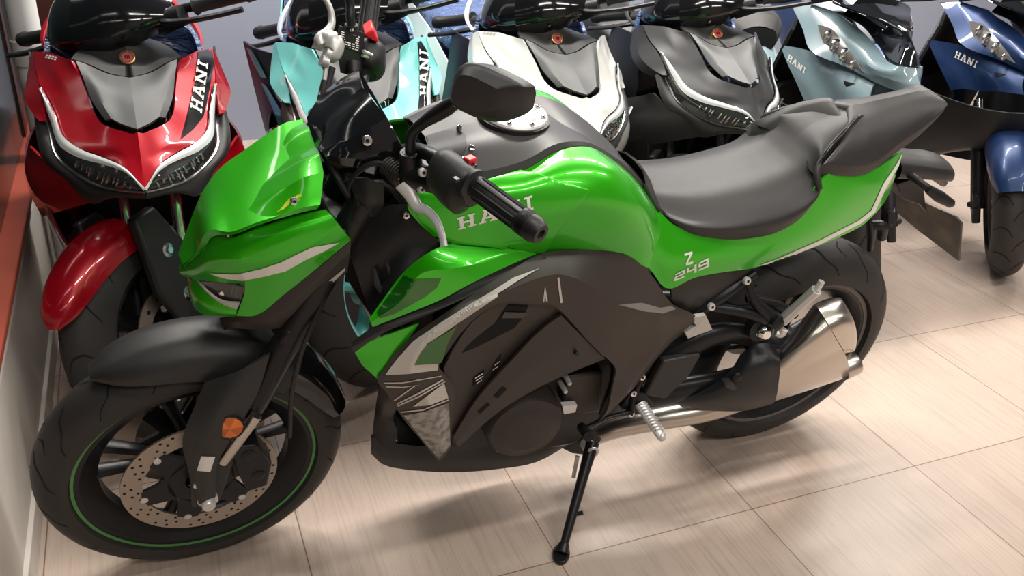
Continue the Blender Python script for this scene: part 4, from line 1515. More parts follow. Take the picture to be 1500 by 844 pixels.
mb.tube(L((474, 54, .195), (489, 62, .180), (484, 80, .165), (476, 76, .165)), [.014, .018, .016, .010], 10, 4)
mb.tube(L((470, 88, .155), (480, 92, .155)), .010, 10)
mb.build('lever_perch', ['alu'], hb, angle=45)
mb = MB()
mb.tube(L((479, 95, .155), (476, 118, .140), (470, 140, .125)), [.0055, .0055, .0050], 8, 4, mi=1)
mb.tube(L((476, 118, .140), (466, 165, .110), (462, 195, .09), (460, 215, .06), (470, 240, .03)), .0065, 10, 5)
mb.tube(L((487, 98, .150), (480, 125, .135), (473, 155, .115), (470, 185, .09), (468, 215, .06)), .0060, 10, 5)
mb.build('brake_hose', ['rubber', 'alu'], hb)
mb = MB()
mb.tube(L((462, 186, .095), (458, 208, .07)), [.017, .015], 12)
mb.build('hose_boot', ['black'], hb)
mb = MB()
mb.tube(L((515, 40, .20), (513, 25, .205), (513, 8, .215), (508, -14, .22)), [.008, .008, .008, .008], 10, 4)
mb.tube(L((515, 42, .20), (515, 36, .20)), .012, 12)
mb.build('mirror_arm', ['black'], hb)
mb = MB()
mb.tube(L((517, 92, .18), (518, 108, .165)), [.013, .011], 10)
mb.build('brake_switch', ['black'], hb)

# wiring and hoses between the fork and the tank
mb = MB()
mb.tube(L((480, 236, -.06), (500, 268, -.09), (520, 300, -.085), (550, 320, -.06)), .007, 8, 5)
mb.tube(L((505, 250, -.07), (525, 280, -.10), (520, 320, -.10), (508, 345, -.08)), .010, 8, 5)
mb.tube(L((555, 250, -.08), (575, 262, -.10), (585, 280, -.09), (560, 300, -.07)), .009, 8, 5)
mb.tube(L((492, 330, -.10), (482, 420, -.105), (447, 500, -.13), (430, 560, -.135), (424, 640, -.12)), .0045, 8, 5)
mb.build('wiring_harness', ['black'], BIKE)
mb = MB()
mb.grid([L((512, 262, -.10), (540, 262, -.115), (562, 272, -.11)), L((520, 290, -.11), (540, 296, -.125), (562, 300, -.115)), L((528, 312, -.10), (545, 318, -.115), (558, 312, -.105))], 4, 4, thick=.01, out=LEFT)
mb.build('ignition_cover', ['black'], BIKE)

# ---------------------------------------------------------------- rear mudguard, lamp and number plate board
mb = MB()
x0 = P(1322, 226, 0).x
t_ = [P(1320, 240, -.048), P(1362, 245, -.043), P(1398, 251, -.034)]
bt = [P(1314, 262, -.048), P(1352, 263, -.043), P(1396, 261, -.032)]
rows = []
for a, b in zip(t_, bt):
    rows.append([Vector((a.x, 0, a.z + .006)), Vector((a.x, a.y * .8, a.z + .003)), a, b, Vector((b.x, b.y * .7, b.z - .002)), Vector((b.x, 0, b.z - .002))])
e = rows[-1]
rows.append([Vector((v.x + .006, v.y * .5, (v.z + e[3].z) / 2)) for v in e])
mb.grid(rows, 4, 4, sym=True, out=UP)
rf_ = mb.build('rear_mudguard', ['fender'], BIKE, angle=40, label='black plastic rear mudguard')
mb = MB()
mb.prism(L((1335, 262, -.03), (1352, 262, -.03), (1358, 312, -.03), (1346, 300, -.03), (1322, 292, -.03), (1314, 270, -.03)), Vector((0, .06, 0)))
mb.build('plate_bracket', ['black'], rf_, bevel=.003)
mb = MB()
pq = [P(1312, 277, -.075), P(1360, 303, -.085), P(1398, 318, -.10), P(1409, 328, -.105), P(1404, 383, -.105), P(1340, 338, -.085), P(1313, 310, -.075)]
pq = [P(1312, 277, .09), P(1365, 302, -.02), P(1398, 317, -.085), P(1408, 327, -.10), P(1404, 383, -.10), P(1345, 338, .03), P(1313, 311, .09)]
mb.prism(pq, Vector((.006, 0, .002)))
mb.build('number_plate_board', ['plate'], rf_, bevel=.002, label='dusty number plate board')
mb = MB()
mb.tube(L((1332, 256, -.05), (1352, 270, -.085), (1366, 282, -.10)), [.009, .008, .010], 10, 4)
mb.tube(L((1360, 277, -.10), (1376, 288, -.112), (1394, 299, -.122), (1397, 301, -.124)), [.010, .0135, .010, .004], 12, 4, flat=(.7, (0, 1, 0)))
mb.build('indicator', ['black'], rf_, angle=45)
mb = MB()
mb.tube([P(1366, 258, .06), P(1382, 268, .10)], [.008, .010], 10)
mb.build('indicator', ['black'], rf_)
mb = MB()
mb.tube(L((1270, 300, .02), (1276, 340, .02), (1274, 366, .02)), [.014, .012, .008], 10, 4)
mb.tube(L((1278, 330, -.01), (1290, 330, -.02), (1292, 348, -.02)), [.012, .012, .012], 10)
mb.build('splash_guard', ['black'], rf_)

# ================================================================ scooters parked behind
M['red_paint'] = mat('metallic_red_paint', (0.44, 0.001, 0.012), 0.30, 0.25, 0.9)
M['cyan_paint'] = mat('turquoise_paint', (0.20, 0.68, 0.66), 0.35, 0.0, 0.8)
M['white_paint'] = mat('pearl_white_paint', (0.83, 0.83, 0.80), 0.35, 0.0, 0.8)
M['mattblack'] = mat('matt_black_paint', (0.036, 0.036, 0.038), 0.40, 0.25)
M['greyblue'] = mat('grey_blue_paint', (0.22, 0.31, 0.35), 0.30, 0.0, 1.0)
M['navy'] = mat('satin_navy_paint', (0.013, 0.036, 0.115), 0.36, 0.30, 0.2)
M['vpanel'] = mat('satin_grey_panel', (0.050, 0.052, 0.054), 0.46, 0.05)
M['chin'] = mat('carbon_look_plastic', (0.026, 0.024, 0.024), 0.42, bump=(500, .25))
M['lampbowl'] = mat('bright_lamp_bowl', (0.42, 0.39, 0.37), 0.22, 0.6, 1.0)
M['drl'] = mat('frosted_light_bar', (0.72, 0.74, 0.74), 0.30, coat=0.6)
M['clearlens'] = mat('smoked_headlight', (0.030, 0.030, 0.032), 0.06, coat=1.0)
M['reflect'] = mat('headlight_reflector', (0.60, 0.60, 0.60), 0.22, 1.0)
M['wine'] = mat('wine_red_plastic', (0.16, 0.012, 0.022), 0.25, coat=0.8)
M['redback'] = mat('dark_red_plastic', (0.13, 0.010, 0.016), 0.3, coat=0.6)
M['lidgold'] = mat('gold_badge_ring', (0.55, 0.38, 0.16), 0.3, 0.9)
M['badgered'] = mat('red_badge', (0.45, 0.03, 0.04), 0.3)


def film_material():
    m = mat('blue_plastic_film', (0.055, 0.105, 0.27), 0.16, 0.0, 0.9)
    nt = m.node_tree
    N, Lk = nt.nodes, nt.links
    b = N['Principled BSDF']
    tc = N.new('ShaderNodeTexCoord')
    mp = N.new('ShaderNodeMapping')
    mp.inputs['Scale'].default_value = (4, 9, 14)
    Lk.new(tc.outputs['Object'], mp.inputs['Vector'])
    n = N.new('ShaderNodeTexNoise')
    n.inputs['Scale'].default_value = 2.2
    n.inputs['Detail'].default_value = 5
    n.inputs['Distortion'].default_value = 1.6
    Lk.new(mp.outputs['Vector'], n.inputs['Vector'])
    bp = N.new('ShaderNodeBump')
    bp.inputs['Strength'].default_value = 0.9
    bp.inputs['Distance'].default_value = 0.03
    Lk.new(n.outputs['Fac'], bp.inputs['Height'])
    Lk.new(bp.outputs['Normal'], b.inputs['Normal'])
    Lk.new(bp.outputs['Normal'], b.inputs['Coat Normal'])
    return m


M['film'] = film_material()
M['lilac'] = mat('pale_lilac_plastic', (0.50, 0.54, 0.68), 0.4, coat=.4)
M['whitefilm'] = mat('white_plastic_wrap', (0.62, 0.66, 0.72), 0.25, coat=.6, bump=(30, .9))
RED_POSE = (-0.041, 0.310, 0.016, 0.017)


def pose_matrix(x, y, yaw, lean):
    return Matrix.Translation((x, y, 0)) @ Matrix.Rotation(yaw, 4, 'Z') @ Matrix.Rotation(lean, 4, 'Y')


def make_U(pose):
    inv = pose_matrix(*pose).inverted()

    def U(px, py, d=None, s=None):
        """a scooter's own frame (x sideways, y rearwards, z up) for a point seen at a pixel"""
        o, r = ray(px, py)
        o = inv @ o
        r = inv.to_3x3() @ r
        t = (d - o.y) / r.y if d is not None else (s - o.x) / r.x
        return o + t * r
    return U


def decal_on(root, pose, name, polys, targets, matn, parent, off=.0015, maxlen=5, label=None):
    tree = bvh_of(*targets)
    inv = pose_matrix(*pose).inverted()
    v2, f = flat_mesh(polys, maxlen)
    vs, bad = [], set()
    for i, (a, b) in enumerate(v2):
        o, d = ray(a, b)
        o, d = inv @ o, (inv.to_3x3() @ d).normalized()
        hit = tree.ray_cast(o, d)
        if hit[0] is None:
            bad.add(i)
            vs.append(Vector())
            continue
        n = hit[1] if hit[1].dot(d) < 0 else -hit[1]
        vs.append(hit[0] + n * off)
    f = [t for t in f if not any(i in bad for i in t)]
    used = sorted({i for t in f for i in t})
    mp = {i: k for k, i in enumerate(used)}
    mb = MB().add([vs[i] for i in used], [[mp[i] for i in t] for t in f])
    return mb.build(name, matn, parent, angle=60, recalc=False, label=label)


UA = make_U(RED_POSE)


def A(px, py, d, c=False):
    p = UA(px, py, d=d)
    if c:
        p.x = 0
    return p


def steer_fn(head, rake, ang):
    ax = Vector((0, sin(rake), cos(rake)))
    R = Matrix.Rotation(ang, 3, ax)
    h = Vector(head)
    return lambda v: R @ (Vector(v) - h) + h


def scooter_wheel(fn, c, r, w, parent, rim_mat, ngr=14):
    wl = empty('wheel', parent=parent)

    def W(v):
        return fn(Vector((v[1], v[0], v[2])) + Vector(c))
    mb = MB()
    rim = r * .63
    mb.lathe(tyre_profile(r, w, rim), (0, 1, 0), (0, 0, 0), 64, 0, closed=True)
    mb.xform(W)
    t = mb.build('tire', ['rubber'], wl, angle=50)
    g = MB()
    h = (r - rim) * .82

    def surf(an, s, off=.0008):
        a = s * radians(78)
        rr = r - h + (h + off) * cos(a)
        return Vector((rr * cos(an), (w / 2 + off) * sin(a), rr * sin(an)))
    for k in range(ngr):
        b = 2 * pi * k / ngr
        for sd in (-1, 1):
            bs = b + (pi / ngr if sd > 0 else 0)
            g.grid([[surf(bs + da - .013 * (1 - .5 * s_), sd * s_), surf(bs + da + .013 * (1 - .5 * s_), sd * s_)] for s_, da in [(.0, .02), (.25, -.10), (.5, -.12), (.75, -.05), (.95, .02)]], 1, 4)
    g.xform(W)
    g.build('tread_grooves', ['groove'], t, recalc=False)
    mb = MB()
    hw = w * .40
    R0 = rim + .006
    mb.lathe([(R0, -hw), (R0 - .012, -hw + .012), (R0 - .022, 0), (R0 - .012, hw - .012), (R0, hw), (R0 - .016, hw), (R0 - .03, hw - .012), (R0 - .036, 0), (R0 - .03, -hw + .012), (R0 - .016, -hw)], (0, 1, 0), (0, 0, 0), 48, 0, closed=True)
    mb.lathe([(.014, -.05), (.04, -.045), (.045, 0), (.04, .045), (.014, .05)], (0, 1, 0), (0, 0, 0), 24, 0, closed=True)
    for k in range(5):
        an = 2 * pi * k / 5
        a0, a1 = Vector((cos(an) * .035, 0, sin(an) * .035)), Vector((cos(an) * (R0 - .02), 0, sin(an) * (R0 - .02)))
        mb.tube([a0, a0.lerp(a1, .5), a1], [.018, .014, .018], 8, 3, flat=(1.4, (0, 1, 0)))
    mb.xform(W)
    mb.build('rim', [rim_mat], wl)
    mb = MB()
    mb.lathe([(.065, .050), (.105, .050), (.105, .054), (.065, .054)], (0, 1, 0), (0, 0, 0), 40, 0, closed=True)
    for k in range(12):
        an = 2 * pi * k / 12
        mb.lathe([(0, .0), (.006, .0), (.006, -.001)], (0, 1, 0), (.085 * cos(an), .0548, .085 * sin(an)), 8, 1)
    mb.xform(W)
    mb.build('brake_disc', ['disc', 'hole'], wl)
    return wl


def scooter_a(pose, cfg, label):
    root = empty('scooter', pose[:2] + (0,), (0, 0, 0))
    root.matrix_world = pose_matrix(*pose)
    tag(root, label, 'scooter', 'scooters in the back row')
    paint, chin, lowp = cfg['paint'], cfg.get('chin', 'chin'), cfg.get('low', cfg['paint'])
    FRONT = Vector((0, -1, .4))
    # V-shaped nose apron: one painted shell
    rows = [
        [A(48, 75, .44), A(74, 77, .37), A(104, 89, .29)],
        [A(53, 104, .38), A(84, 110, .30), A(117, 112, .255)],
        [A(60, 130, .31), A(98, 142, .245), A(127, 137, .215)],
        [A(76, 161, .25), A(113, 168, .195), A(136, 163, .175)],
        [A(91, 198, .175), A(128, 194, .140), A(148, 180, .130)],
        [A(118, 217, .120), A(147, 210, .095), A(165, 188, .100)],
        [A(153, 230, .070), A(173, 220, .055), A(183, 193, .080)],
        [A(186, 247, .010), A(197, 232, .025), A(195, 196, .068)],
        [A(214, 279, -.040, 1), A(208, 232, .018, 1), A(200, 193, .066, 1)]]
    full = []
    mb = MB()
    for r_ in rows:
        full.append(r_)
    for r_ in reversed(rows[:-1]):
        full.append([mir2(p) for p in r_])
    mb.grid(full, 5, 4, cc=(1,), cr=(8,), thick=.006, out=FRONT)
    apron = mb.build('apron', [paint], root, angle=30)
    # outer cheek strips beside the lamps
    for s in (1, -1):
        f = (lambda p: p) if s > 0 else mir2
        mb = MB()
        mb.grid([[f(p) for p in r_] for r_ in [
            [A(48, 75, .442), A(45, 79, .462), A(50, 84, .50)],
            [A(52, 105, .384), A(39, 116, .410), A(44, 122, .46)],
            [A(58, 131, .314), A(36, 143, .350), A(43, 147, .41)],
            [A(62, 155, .268), A(46, 163, .295), A(50, 167, .36)],
            [A(65, 177, .234), A(57, 177, .242), A(58, 180, .29)]]], 4, 4, cc=(1,), thick=.005, out=Vector((-s, -.5, 0)))
        mb.build('cheek_strip', [paint], apron, angle=35)
        # lamp: smoked lens, frosted light bar, reflector cups
        up = [A(58, 128, .300), A(76, 161, .238), A(91, 198, .163), A(118, 218, .108), A(153, 231, .058), A(186, 248, .0), A(212, 277, -.034)]
        lo = [A(62, 150, .290), A(72, 190, .235), A(83, 228, .165), A(112, 254, .105), A(142, 270, .055), A(178, 277, .004), A(211, 280, -.032)]
        midl = [a.lerp(b, .5) + Vector((0, -.012 if 0 < i < 6 else 0, 0)) for i, (a, b) in enumerate(zip(up, lo))]
        mb = MB()
        mb.grid([[f(a), f(m_), f(b)] for a, m_, b in zip(up, midl, lo)], 4, 4, thick=.004, out=FRONT)
        lamp = mb.build('headlight', ['clearlens'], apron, angle=40)
        mb = MB()
        bar = []
        for i, k in enumerate([.05, .46, .42, .30, .20, .15, .1]):
            a, b = up[i], midl[i]
            bar.append([f(a + Vector((0, -.003, 0))), f(a.lerp(b, k) + Vector((0, -.0065, .001))), f(a.lerp(b, 2 * k) + Vector((0, -.004, 0)))])
        mb.grid(bar, 3, 4, thick=.003, out=FRONT)
        mb.build('light_bar', ['drl'], lamp, angle=50)
        mb = MB()
        random.seed(5)
        for k in range(11):
            i = 2.9 + k * .24 + random.uniform(-.08, .08)
            i0 = int(i)
            a_ = midl[i0].lerp(midl[i0 + 1], i - i0).lerp(up[i0].lerp(up[i0 + 1], i - i0), .10)
            b_ = lo[i0].lerp(lo[i0 + 1], i - i0).lerp(a_, random.uniform(.12, .55))
            o_ = Vector((0, -.0045, 0))
            mb.tube([f(a_ + o_), f(a_.lerp(b_, .5) + o_ * 1.6), f(b_ + o_)], [.0014, .0024 if k % 3 else .0034, .0014], 6, 3)
        mb.build('reflector_ribs', ['reflect'], lamp)
        mb = MB()
        mb.tube([f(p + Vector((0, -.002, -.002))) for p in lo], .0028, 6, 3)
        mb.build('lamp_trim', ['reflect'], lamp)
        # chin and side of the lamp
        ch = [A(52, 178, .27), A(54, 205, .23), A(62, 232, .195), A(95, 262, .130), A(131, 298, .085), A(165, 290, .035), A(216, 292, -.020, 1)]
        mb = MB()
        mb.grid([[f(a + Vector((0, .004, 0))), f(a.lerp(b, .5) + Vector((0, -.008, 0))), f(b)] for a, b in zip(lo, ch)], 4, 4, thick=.005, out=FRONT)
        mb.build('chin', [chin], apron, angle=40)
        # lower wing
        mb = MB()
        mb.grid([[f(p) for p in r_] for r_ in [
            [A(43, 215, .225), A(40, 218, .29), A(38, 222, .42)],
            [A(70, 240, .185), A(36, 246, .27), A(36, 250, .42)],
            [A(95, 262, .130), A(46, 275, .25), A(42, 280, .42)],
            [A(131, 297, .083), A(80, 312, .22), A(62, 318, .42)]]], 4, 4, cc=(1,), thick=.005, out=Vector((-s, -.4, 0)))
        mb.build('lower_wing', [lowp], apron, angle=30)
        # body side below the wing
        mb = MB()
        mb.grid([[f(p) for p in r_] for r_ in [
            [Vector((-.22, .25, .68)), Vector((-.20, .23, .55)), Vector((-.16, .27, .42)), Vector((-.12, .34, .30))],
            [Vector((-.245, .36, .68)), Vector((-.23, .36, .55)), Vector((-.20, .38, .40)), Vector((-.17, .44, .26))],
            [Vector((-.225, .52, .70)), Vector((-.22, .52, .55)), Vector((-.20, .54, .40)), Vector((-.18, .58, .24))],
            [Vector((-.17, .62, .72)), Vector((-.17, .62, .55)), Vector((-.17, .66, .40)), Vector((-.17, .75, .24))]]], 4, 4, thick=.006, out=Vector((-s, 0, 0)))
        mb.build('side_shroud', [cfg.get('under', 'black')], root, angle=45)
    # grey V panel: two facets
    for s in (1, -1):
        f = (lambda p: p) if s > 0 else mir2
        mb = MB()
        mb.grid([[f(p) for p in r_] for r_ in [
            [A(111, 89, .292), A(124, 93, .286), A(158, 108, .268), A(190, 114, .245, 1)],
            [A(121, 112, .246), A(135, 117, .232), A(164, 128, .212), A(192, 136, .188, 1)],
            [A(134, 146, .190), A(148, 148, .172), A(172, 158, .148), A(195, 164, .122, 1)],
            [A(154, 176, .128), A(163, 174, .116), A(180, 182, .092), A(198, 189, .066, 1)]]], 4, 4, cc=(1,), thick=.006, out=FRONT)
        mb.build('nose_panel', [cfg.get('vpanel', 'vpanel')], apron, angle=30)
    # badge cowl with round emblem
    mb = MB()
    mb.grid([[A(104, 86, .300), A(128, 93, .290), A(160, 107, .272), A(190, 113, .249, 1)],
             [A(112, 76, .36), A(140, 80, .345), A(165, 86, .335), A(188, 90, .320, 1)],
             [A(125, 66, .44), A(148, 62, .40), A(168, 60, .375), A(185, 60, .365, 1)],
             [A(130, 62, .55), A(150, 56, .52), A(168, 52, .50), A(184, 50, .49, 1)]], 4, 4, thick=.006, out=FRONT)
    mb2 = MB()
    mb2.v = [mir2(v) for v in mb.v]
    mb2.f = [list(f_) for f_ in mb.f]
    mb2.mi = list(mb.mi)
    o_ = len(mb.v)
    mb.add(mb2.v, mb2.f)
    bc = mb.build('badge_cowl', [cfg.get('cowl', 'fender')], apron, angle=45, weld=.0008)
    mb = MB()
    c = A(184, 84.6, .322, 1)
    n = Vector((0, -1, .75))
    mb.lathe([(0, .003), (.0115, .003), (.012, .002)], n, c, 24, 0)
    mb.lathe([(.012, .002), (.014, .005), (.0165, .004), (.0175, -.006)], n, c, 24, 1)
    for dx in (-.004, 0, .004):
        mb.box(c + Vector((dx, -.004, .004)), (.0016, .002, .009), mi=2)
    mb.build('emblem', ['badgered', 'lidgold', 'hole'], bc, label='round red emblem in a gold ring')

    # ---- steered parts: handlebar cover, grips, levers, fork, wheel, fender
    S = steer_fn((0, .50, .93), radians(24), cfg.get('steer', -.80))
    SB0 = steer_fn((0, .50, .93), radians(24), cfg.get('bar_steer', -.75))
    SB = lambda v: SB0(Vector(v) + Vector((0, -.03, -.035)))
    mb = MB()
    mb.grid([[(0, .385, .925), (-.05, .395, .93), (-.10, .43, .94), (-.14, .48, .95)],
             [(0, .365, .985), (-.07, .385, .985), (-.135, .43, .98), (-.175, .49, .975)],
             [(0, .42, 1.075), (-.07, .43, 1.065), (-.135, .475, 1.04), (-.17, .53, 1.01)],
             [(0, .52, 1.115), (-.06, .53, 1.105), (-.11, .56, 1.075), (-.13, .60, 1.03)]], 5, 5, sym=False, thick=.006, out=FRONT)
    v0, f0 = [Vector(v) for v in mb.v], [list(x) for x in mb.f]
    mb.add([mir2(v) for v in v0], f0)
    mb.xform(SB)
    hc = mb.build('handlebar_cover', ['gloss'], root, angle=28, weld=.0008)
    mb = MB()
    mb.tube([SB((-.36, .575, .985)), SB((-.20, .54, .985)), SB((-.06, .52, .985)), SB((.06, .52, .985)), SB((.20, .54, .985)), SB((.36, .575, .985))], .011, 10, 3)
    hb_ = mb.build('handlebar', ['frame'], root)
    for s in (-1, 1):
        mb = MB()
        pts = [Vector((s * .215, .545, .985)), Vector((s * .225, .547, .985)), Vector((s * .34, .57, .985)), Vector((s * .345, .571, .985)), Vector((s * .365, .575, .985))]
        mb.tube([SB(p) for p in pts], [.022, .017, .0165, .020, .018], 14, straight=True)
        mb.build('grip', ['grip'], hb_, angle=40)
        mb = MB()
        mb.tube([SB(p) for p in [(s * .14, .50, .975), (s * .18, .475, .97), (s * .25, .475, .965), (s * .34, .505, .962), (s * .36, .512, .962)]], [.014, .012, .010, .009, .010], 10, 4, flat=(.7, (0, 0, 1)))
        mb.build('brake_lever', [cfg.get('lever', 'black')], hb_)
        mb = MB()
        mb.tube([SB((s * .135, .50, .97)), SB((s * .20, .51, .975))], [.03, .024], 12)
        mb.build('switch_block', ['black'], hb_)
    ac = Vector((0, .185, .268))
    rk = Vector((0, sin(radians(24)), cos(radians(24))))
    for s in (-1, 1):
        mb = MB()
        b = ac + Vector((s * .085, .035, 0))
        mb.tube([S(b + rk * .16), S(b + rk * .56)], .0145, 12, mi=1)
        mb.tube([S(b + rk * -.01), S(b + rk * .19)], [.026, .024], 12)
        mb.build('fork_leg', ['black', 'chrome'], root)
    mb = MB()
    mb.tube([S(Vector((-.11, .39, .76)) + Vector((0, 0, 0))), S((.11, .39, .76))], .03, 12)
    mb.tube([S((0, .36, .68)), S((0, .50, .95))], .032, 12)
    mb.build('triple_clamp', ['black'], root)
    scooter_wheel(S, ac, .268, .112, root, cfg.get('rim', 'frame'))
    # painted front half of the mudguard, dark side shields with two bolts
    def fend(rows_):
        out = []
        for an, hw, rc, dr in rows_:
            a = radians(an)
            half = [(0, 0), (-.5, .06), (-.85, .32), (-1.0, .75), (-1.02, 1.0)]
            fl = [(-y, f_) for y, f_ in reversed(half[1:])] + half
            out.append([S(ac + Vector((hw * y, -(rc - dr * f_) * cos(a), (rc - dr * f_) * sin(a)))) for y, f_ in fl])
        return out
    mb = MB()
    mb.grid(fend([(33, .016, .300, .012), (38, .040, .306, .034), (48, .056, .308, .056), (62, .063, .306, .070), (78, .068, .302, .076), (94, .070, .298, .076)]), 4, 4, thick=.005, out=Vector((0, -1, 1)))
    fd = mb.build('mudguard', [paint], root, angle=45)
    for s in (-1, 1):
        mb = MB()
        pts = [(-.02, .30), (.05, .30), (.10, .16), (.06, -.02), (-.01, -.03), (-.05, .12)]
        mb.prism([S(ac + Vector((s * .075, a + .02, h_))) for a, h_ in pts], S(Vector((s * .028, 0, 0))) - S(Vector((0, 0, 0))))
        mb.build('mudguard_shield', ['fender'], fd, bevel=.008)
        for a, h_ in ((.05, .19), (.05, .07)):
            mb = MB()
            mb.lathe([(0, .008), (.008, .008), (.010, .002), (.018, .001), (.018, -.004)], S(Vector((s, 0, 0))) - S(Vector((0, 0, 0))), S(ac + Vector((s * .103, a, h_))), 14)
            mb.build('bolt', ['chrome'], fd)

    # ---- leg shield, tunnel, seat and tail
    mb = MB()
    def both(mb_):
        v0, f0 = [Vector(v) for v in mb_.v], [list(x) for x in mb_.f]
        mb_.add([mir2(v) for v in v0], f0)
        return mb_
    mb.grid([[(0, .63, .72), (-.13, .62, .72), (-.19, .58, .72), (-.205, .50, .70)],
             [(0, .66, .55), (-.14, .65, .55), (-.19, .62, .55), (-.205, .54, .54)],
             [(0, .72, .32), (-.14, .72, .32), (-.18, .70, .32), (-.19, .60, .30)]], 4, 4, thick=.012, out=Vector((0, 1, 0)))
    ls = both(mb).build('leg_shield', ['black'], root, angle=40, weld=.001)
    mb = MB()
    mb.grid([[(0, .585, .93), (-.10, .58, .94), (-.165, .56, .92), (-.185, .52, .86)],
             [(0, .60, .84), (-.11, .60, .84), (-.175, .58, .83), (-.195, .53, .80)],
             [(0, .625, .72), (-.13, .615, .72), (-.19, .575, .72), (-.20, .52, .70)]], 4, 4, thick=.012, out=Vector((0, 1, 0)))
    both(mb).build('inner_shield', [cfg.get('shield', 'film')], ls, angle=40, weld=.001)
    for s in (1, -1):
        f = (lambda p: Vector(p)) if s > 0 else (lambda p: mir2(Vector(p)))
        fk = cfg.get('flank', 0) if s > 0 else 0
        mb = MB()
        mb.grid([[f(p) for p in r_] for r_ in [
            [(-.195, .45, .86), (-.215 - fk, .54, .86), (-.222 - fk * 1.6, .63, .86)],
            [(-.200, .40, .74), (-.225 - fk * .5, .53, .74), (-.230 - fk, .65, .71)],
            [(-.200, .42, .62), (-.240, .56, .55), (-.235, .70, .44)],
            [(-.180, .46, .44), (-.210, .58, .36), (-.205, .72, .28)]]], 4, 4, thick=.006, out=Vector((-s, 0, 0)))
        mb.build('flank', ['black'], ls, angle=45)
        mb = MB()
        tr = [(296.5, 69, 288, 67, .56), (297, 55, 289.5, 56, .60), (288.5, 36, 280, 38, .65), (270, 14, 262, 18, .70), (250, -6, 243, -1, .74)]
        mb.grid([[f(mir2(A(a, b, d))), f(mir2(A((a + c) / 2, (b + e) / 2, d - .012))), f(mir2(A(c, e, d)))] for a, b, c, e, d in tr], 3, 5, thick=.010, out=FRONT)
        rim_ = mb.build('shield_rim', [cfg.get('rim_right' if s > 0 else 'rim_left', paint)], ls, angle=50)
        if s > 0:
            root['_'] = 0
            rr_ = rim_
    del root['_']
    mb = MB()
    sec = []
    for d, hw, z0, z1 in [(.60, .11, .26, .62), (.80, .12, .24, .56), (1.0, .13, .24, .60), (1.15, .14, .26, .70), (1.55, .13, .40, .74), (1.85, .09, .62, .80)]:
        sec.append([Vector((hw * x, d, z0 + (z1 - z0) * y)) for x, y in [(-.8, 0), (-1, .2), (-1, .8), (-.7, 1), (.7, 1), (1, .8), (1, .2), (.8, 0)]])
    mb.grid(sec, 3, 4, close_u=True)
    mb.add(sec[-1], [list(range(8))])
    mb.build('tunnel', [cfg.get('tunnel', 'film')], root, angle=50)
    mb = MB()
    mb.box((0, .86, .25), (.40, .5, .05))
    mb.build('footboard', ['black'], root, bevel=.015)
    for s in (1, -1):
        f = (lambda p: Vector(p)) if s > 0 else (lambda p: mir2(Vector(p)))
        mb = MB()
        mb.grid([[f(p) for p in r_] for r_ in [
            [(-.13, .98, .66), (-.15, .98, .56), (-.15, .98, .45)], [(-.16, 1.15, .74), (-.19, 1.15, .60), (-.18, 1.15, .42)],
            [(-.165, 1.45, .78), (-.185, 1.45, .66), (-.16, 1.42, .52)], [(-.12, 1.75, .84), (-.13, 1.75, .76), (-.11, 1.72, .68)], [(-.06, 1.92, .88), (-.06, 1.92, .83), (-.05, 1.90, .79)]]], 4, 4, cc=(1,), thick=.006, out=Vector((-s, 0, 0)))
        mb.build('tail_panel', [cfg.get('tail', paint)], root, angle=35)
    mb = MB()
    sec = []
    for d, hw, z0, z1 in [(.99, .08, .70, .755), (1.06, .13, .70, .80), (1.25, .16, .70, .805), (1.38, .155, .72, .815), (1.46, .15, .73, .865), (1.65, .13, .78, .875), (1.80, .09, .82, .875)]:
        sec.append([Vector((hw * x, d, z0 + (z1 - z0) * y)) for x, y in [(-.9, 0), (-1, .35), (-.9, .8), (-.5, 1), (.5, 1), (.9, .8), (1, .35), (.9, 0)]])
    mb.grid(sec, 4, 4, close_u=True)
    mb.add(sec[0], [list(range(8))])
    mb.add(sec[-1], [list(range(8))])
    mb.build('seat', [cfg.get('seat', 'film')], root, angle=50)
    scooter_wheel(lambda v: Vector(v), Vector((0, 1.53, .268)), .268, .13, root, cfg.get('rim', 'frame'))
    mb = MB()
    mb.tube([(.10, 1.05, .30), (.12, 1.30, .28), (.13, 1.53, .27)], [.05, .06, .05], 10, 3)
    mb.tube([(-.12, 1.25, .24), (-.14, 1.45, .27), (-.15, 1.80, .34)], [.03, .06, .055], 12, 3)
    mb.build('engine', ['engine'], root)
    mb = MB()
    mb.tube([(.13, .90, .24), (.26, .86, .12), (.30, .84, .012)], .010, 8, 3)
    mb.build('side_stand', ['frame'], root)
    return root, apron, rr_


def mir2(p):
    return Vector((-p[0], p[1], p[2]))


poses = {'red': RED_POSE, 'cyan': (0.508, 0.365, -0.123, -0.040), 'white': (1.027, 0.388, -0.081, 0.035), 'black': (1.545, 0.409, -0.144, 0.045)}
red, red_ap, red_rim = scooter_a(poses['red'], dict(paint='red_paint', under='redback', rim='frame'), 'metallic red scooter with a HANI strip beside the side wall, behind the front wheel')
cyan, cyan_ap, cyan_rim = scooter_a(poses['cyan'], dict(paint='cyan_paint', flank=.04, low='wine', rim='cyan_paint', rim_right='lilac'), 'turquoise scooter with a HANI strip, second from the side wall')
white, white_ap, white_rim = scooter_a(poses['white'], dict(paint='white_paint', chin='vpanel', low='white_paint'), 'pearl white scooter behind the fuel tank of the green motorcycle')
black, black_ap, black_rim = scooter_a(poses['black'], dict(paint='mattblack', low='mattblack', seat='black', tunnel='black'), 'matt black scooter behind the rider seat of the green motorcycle')


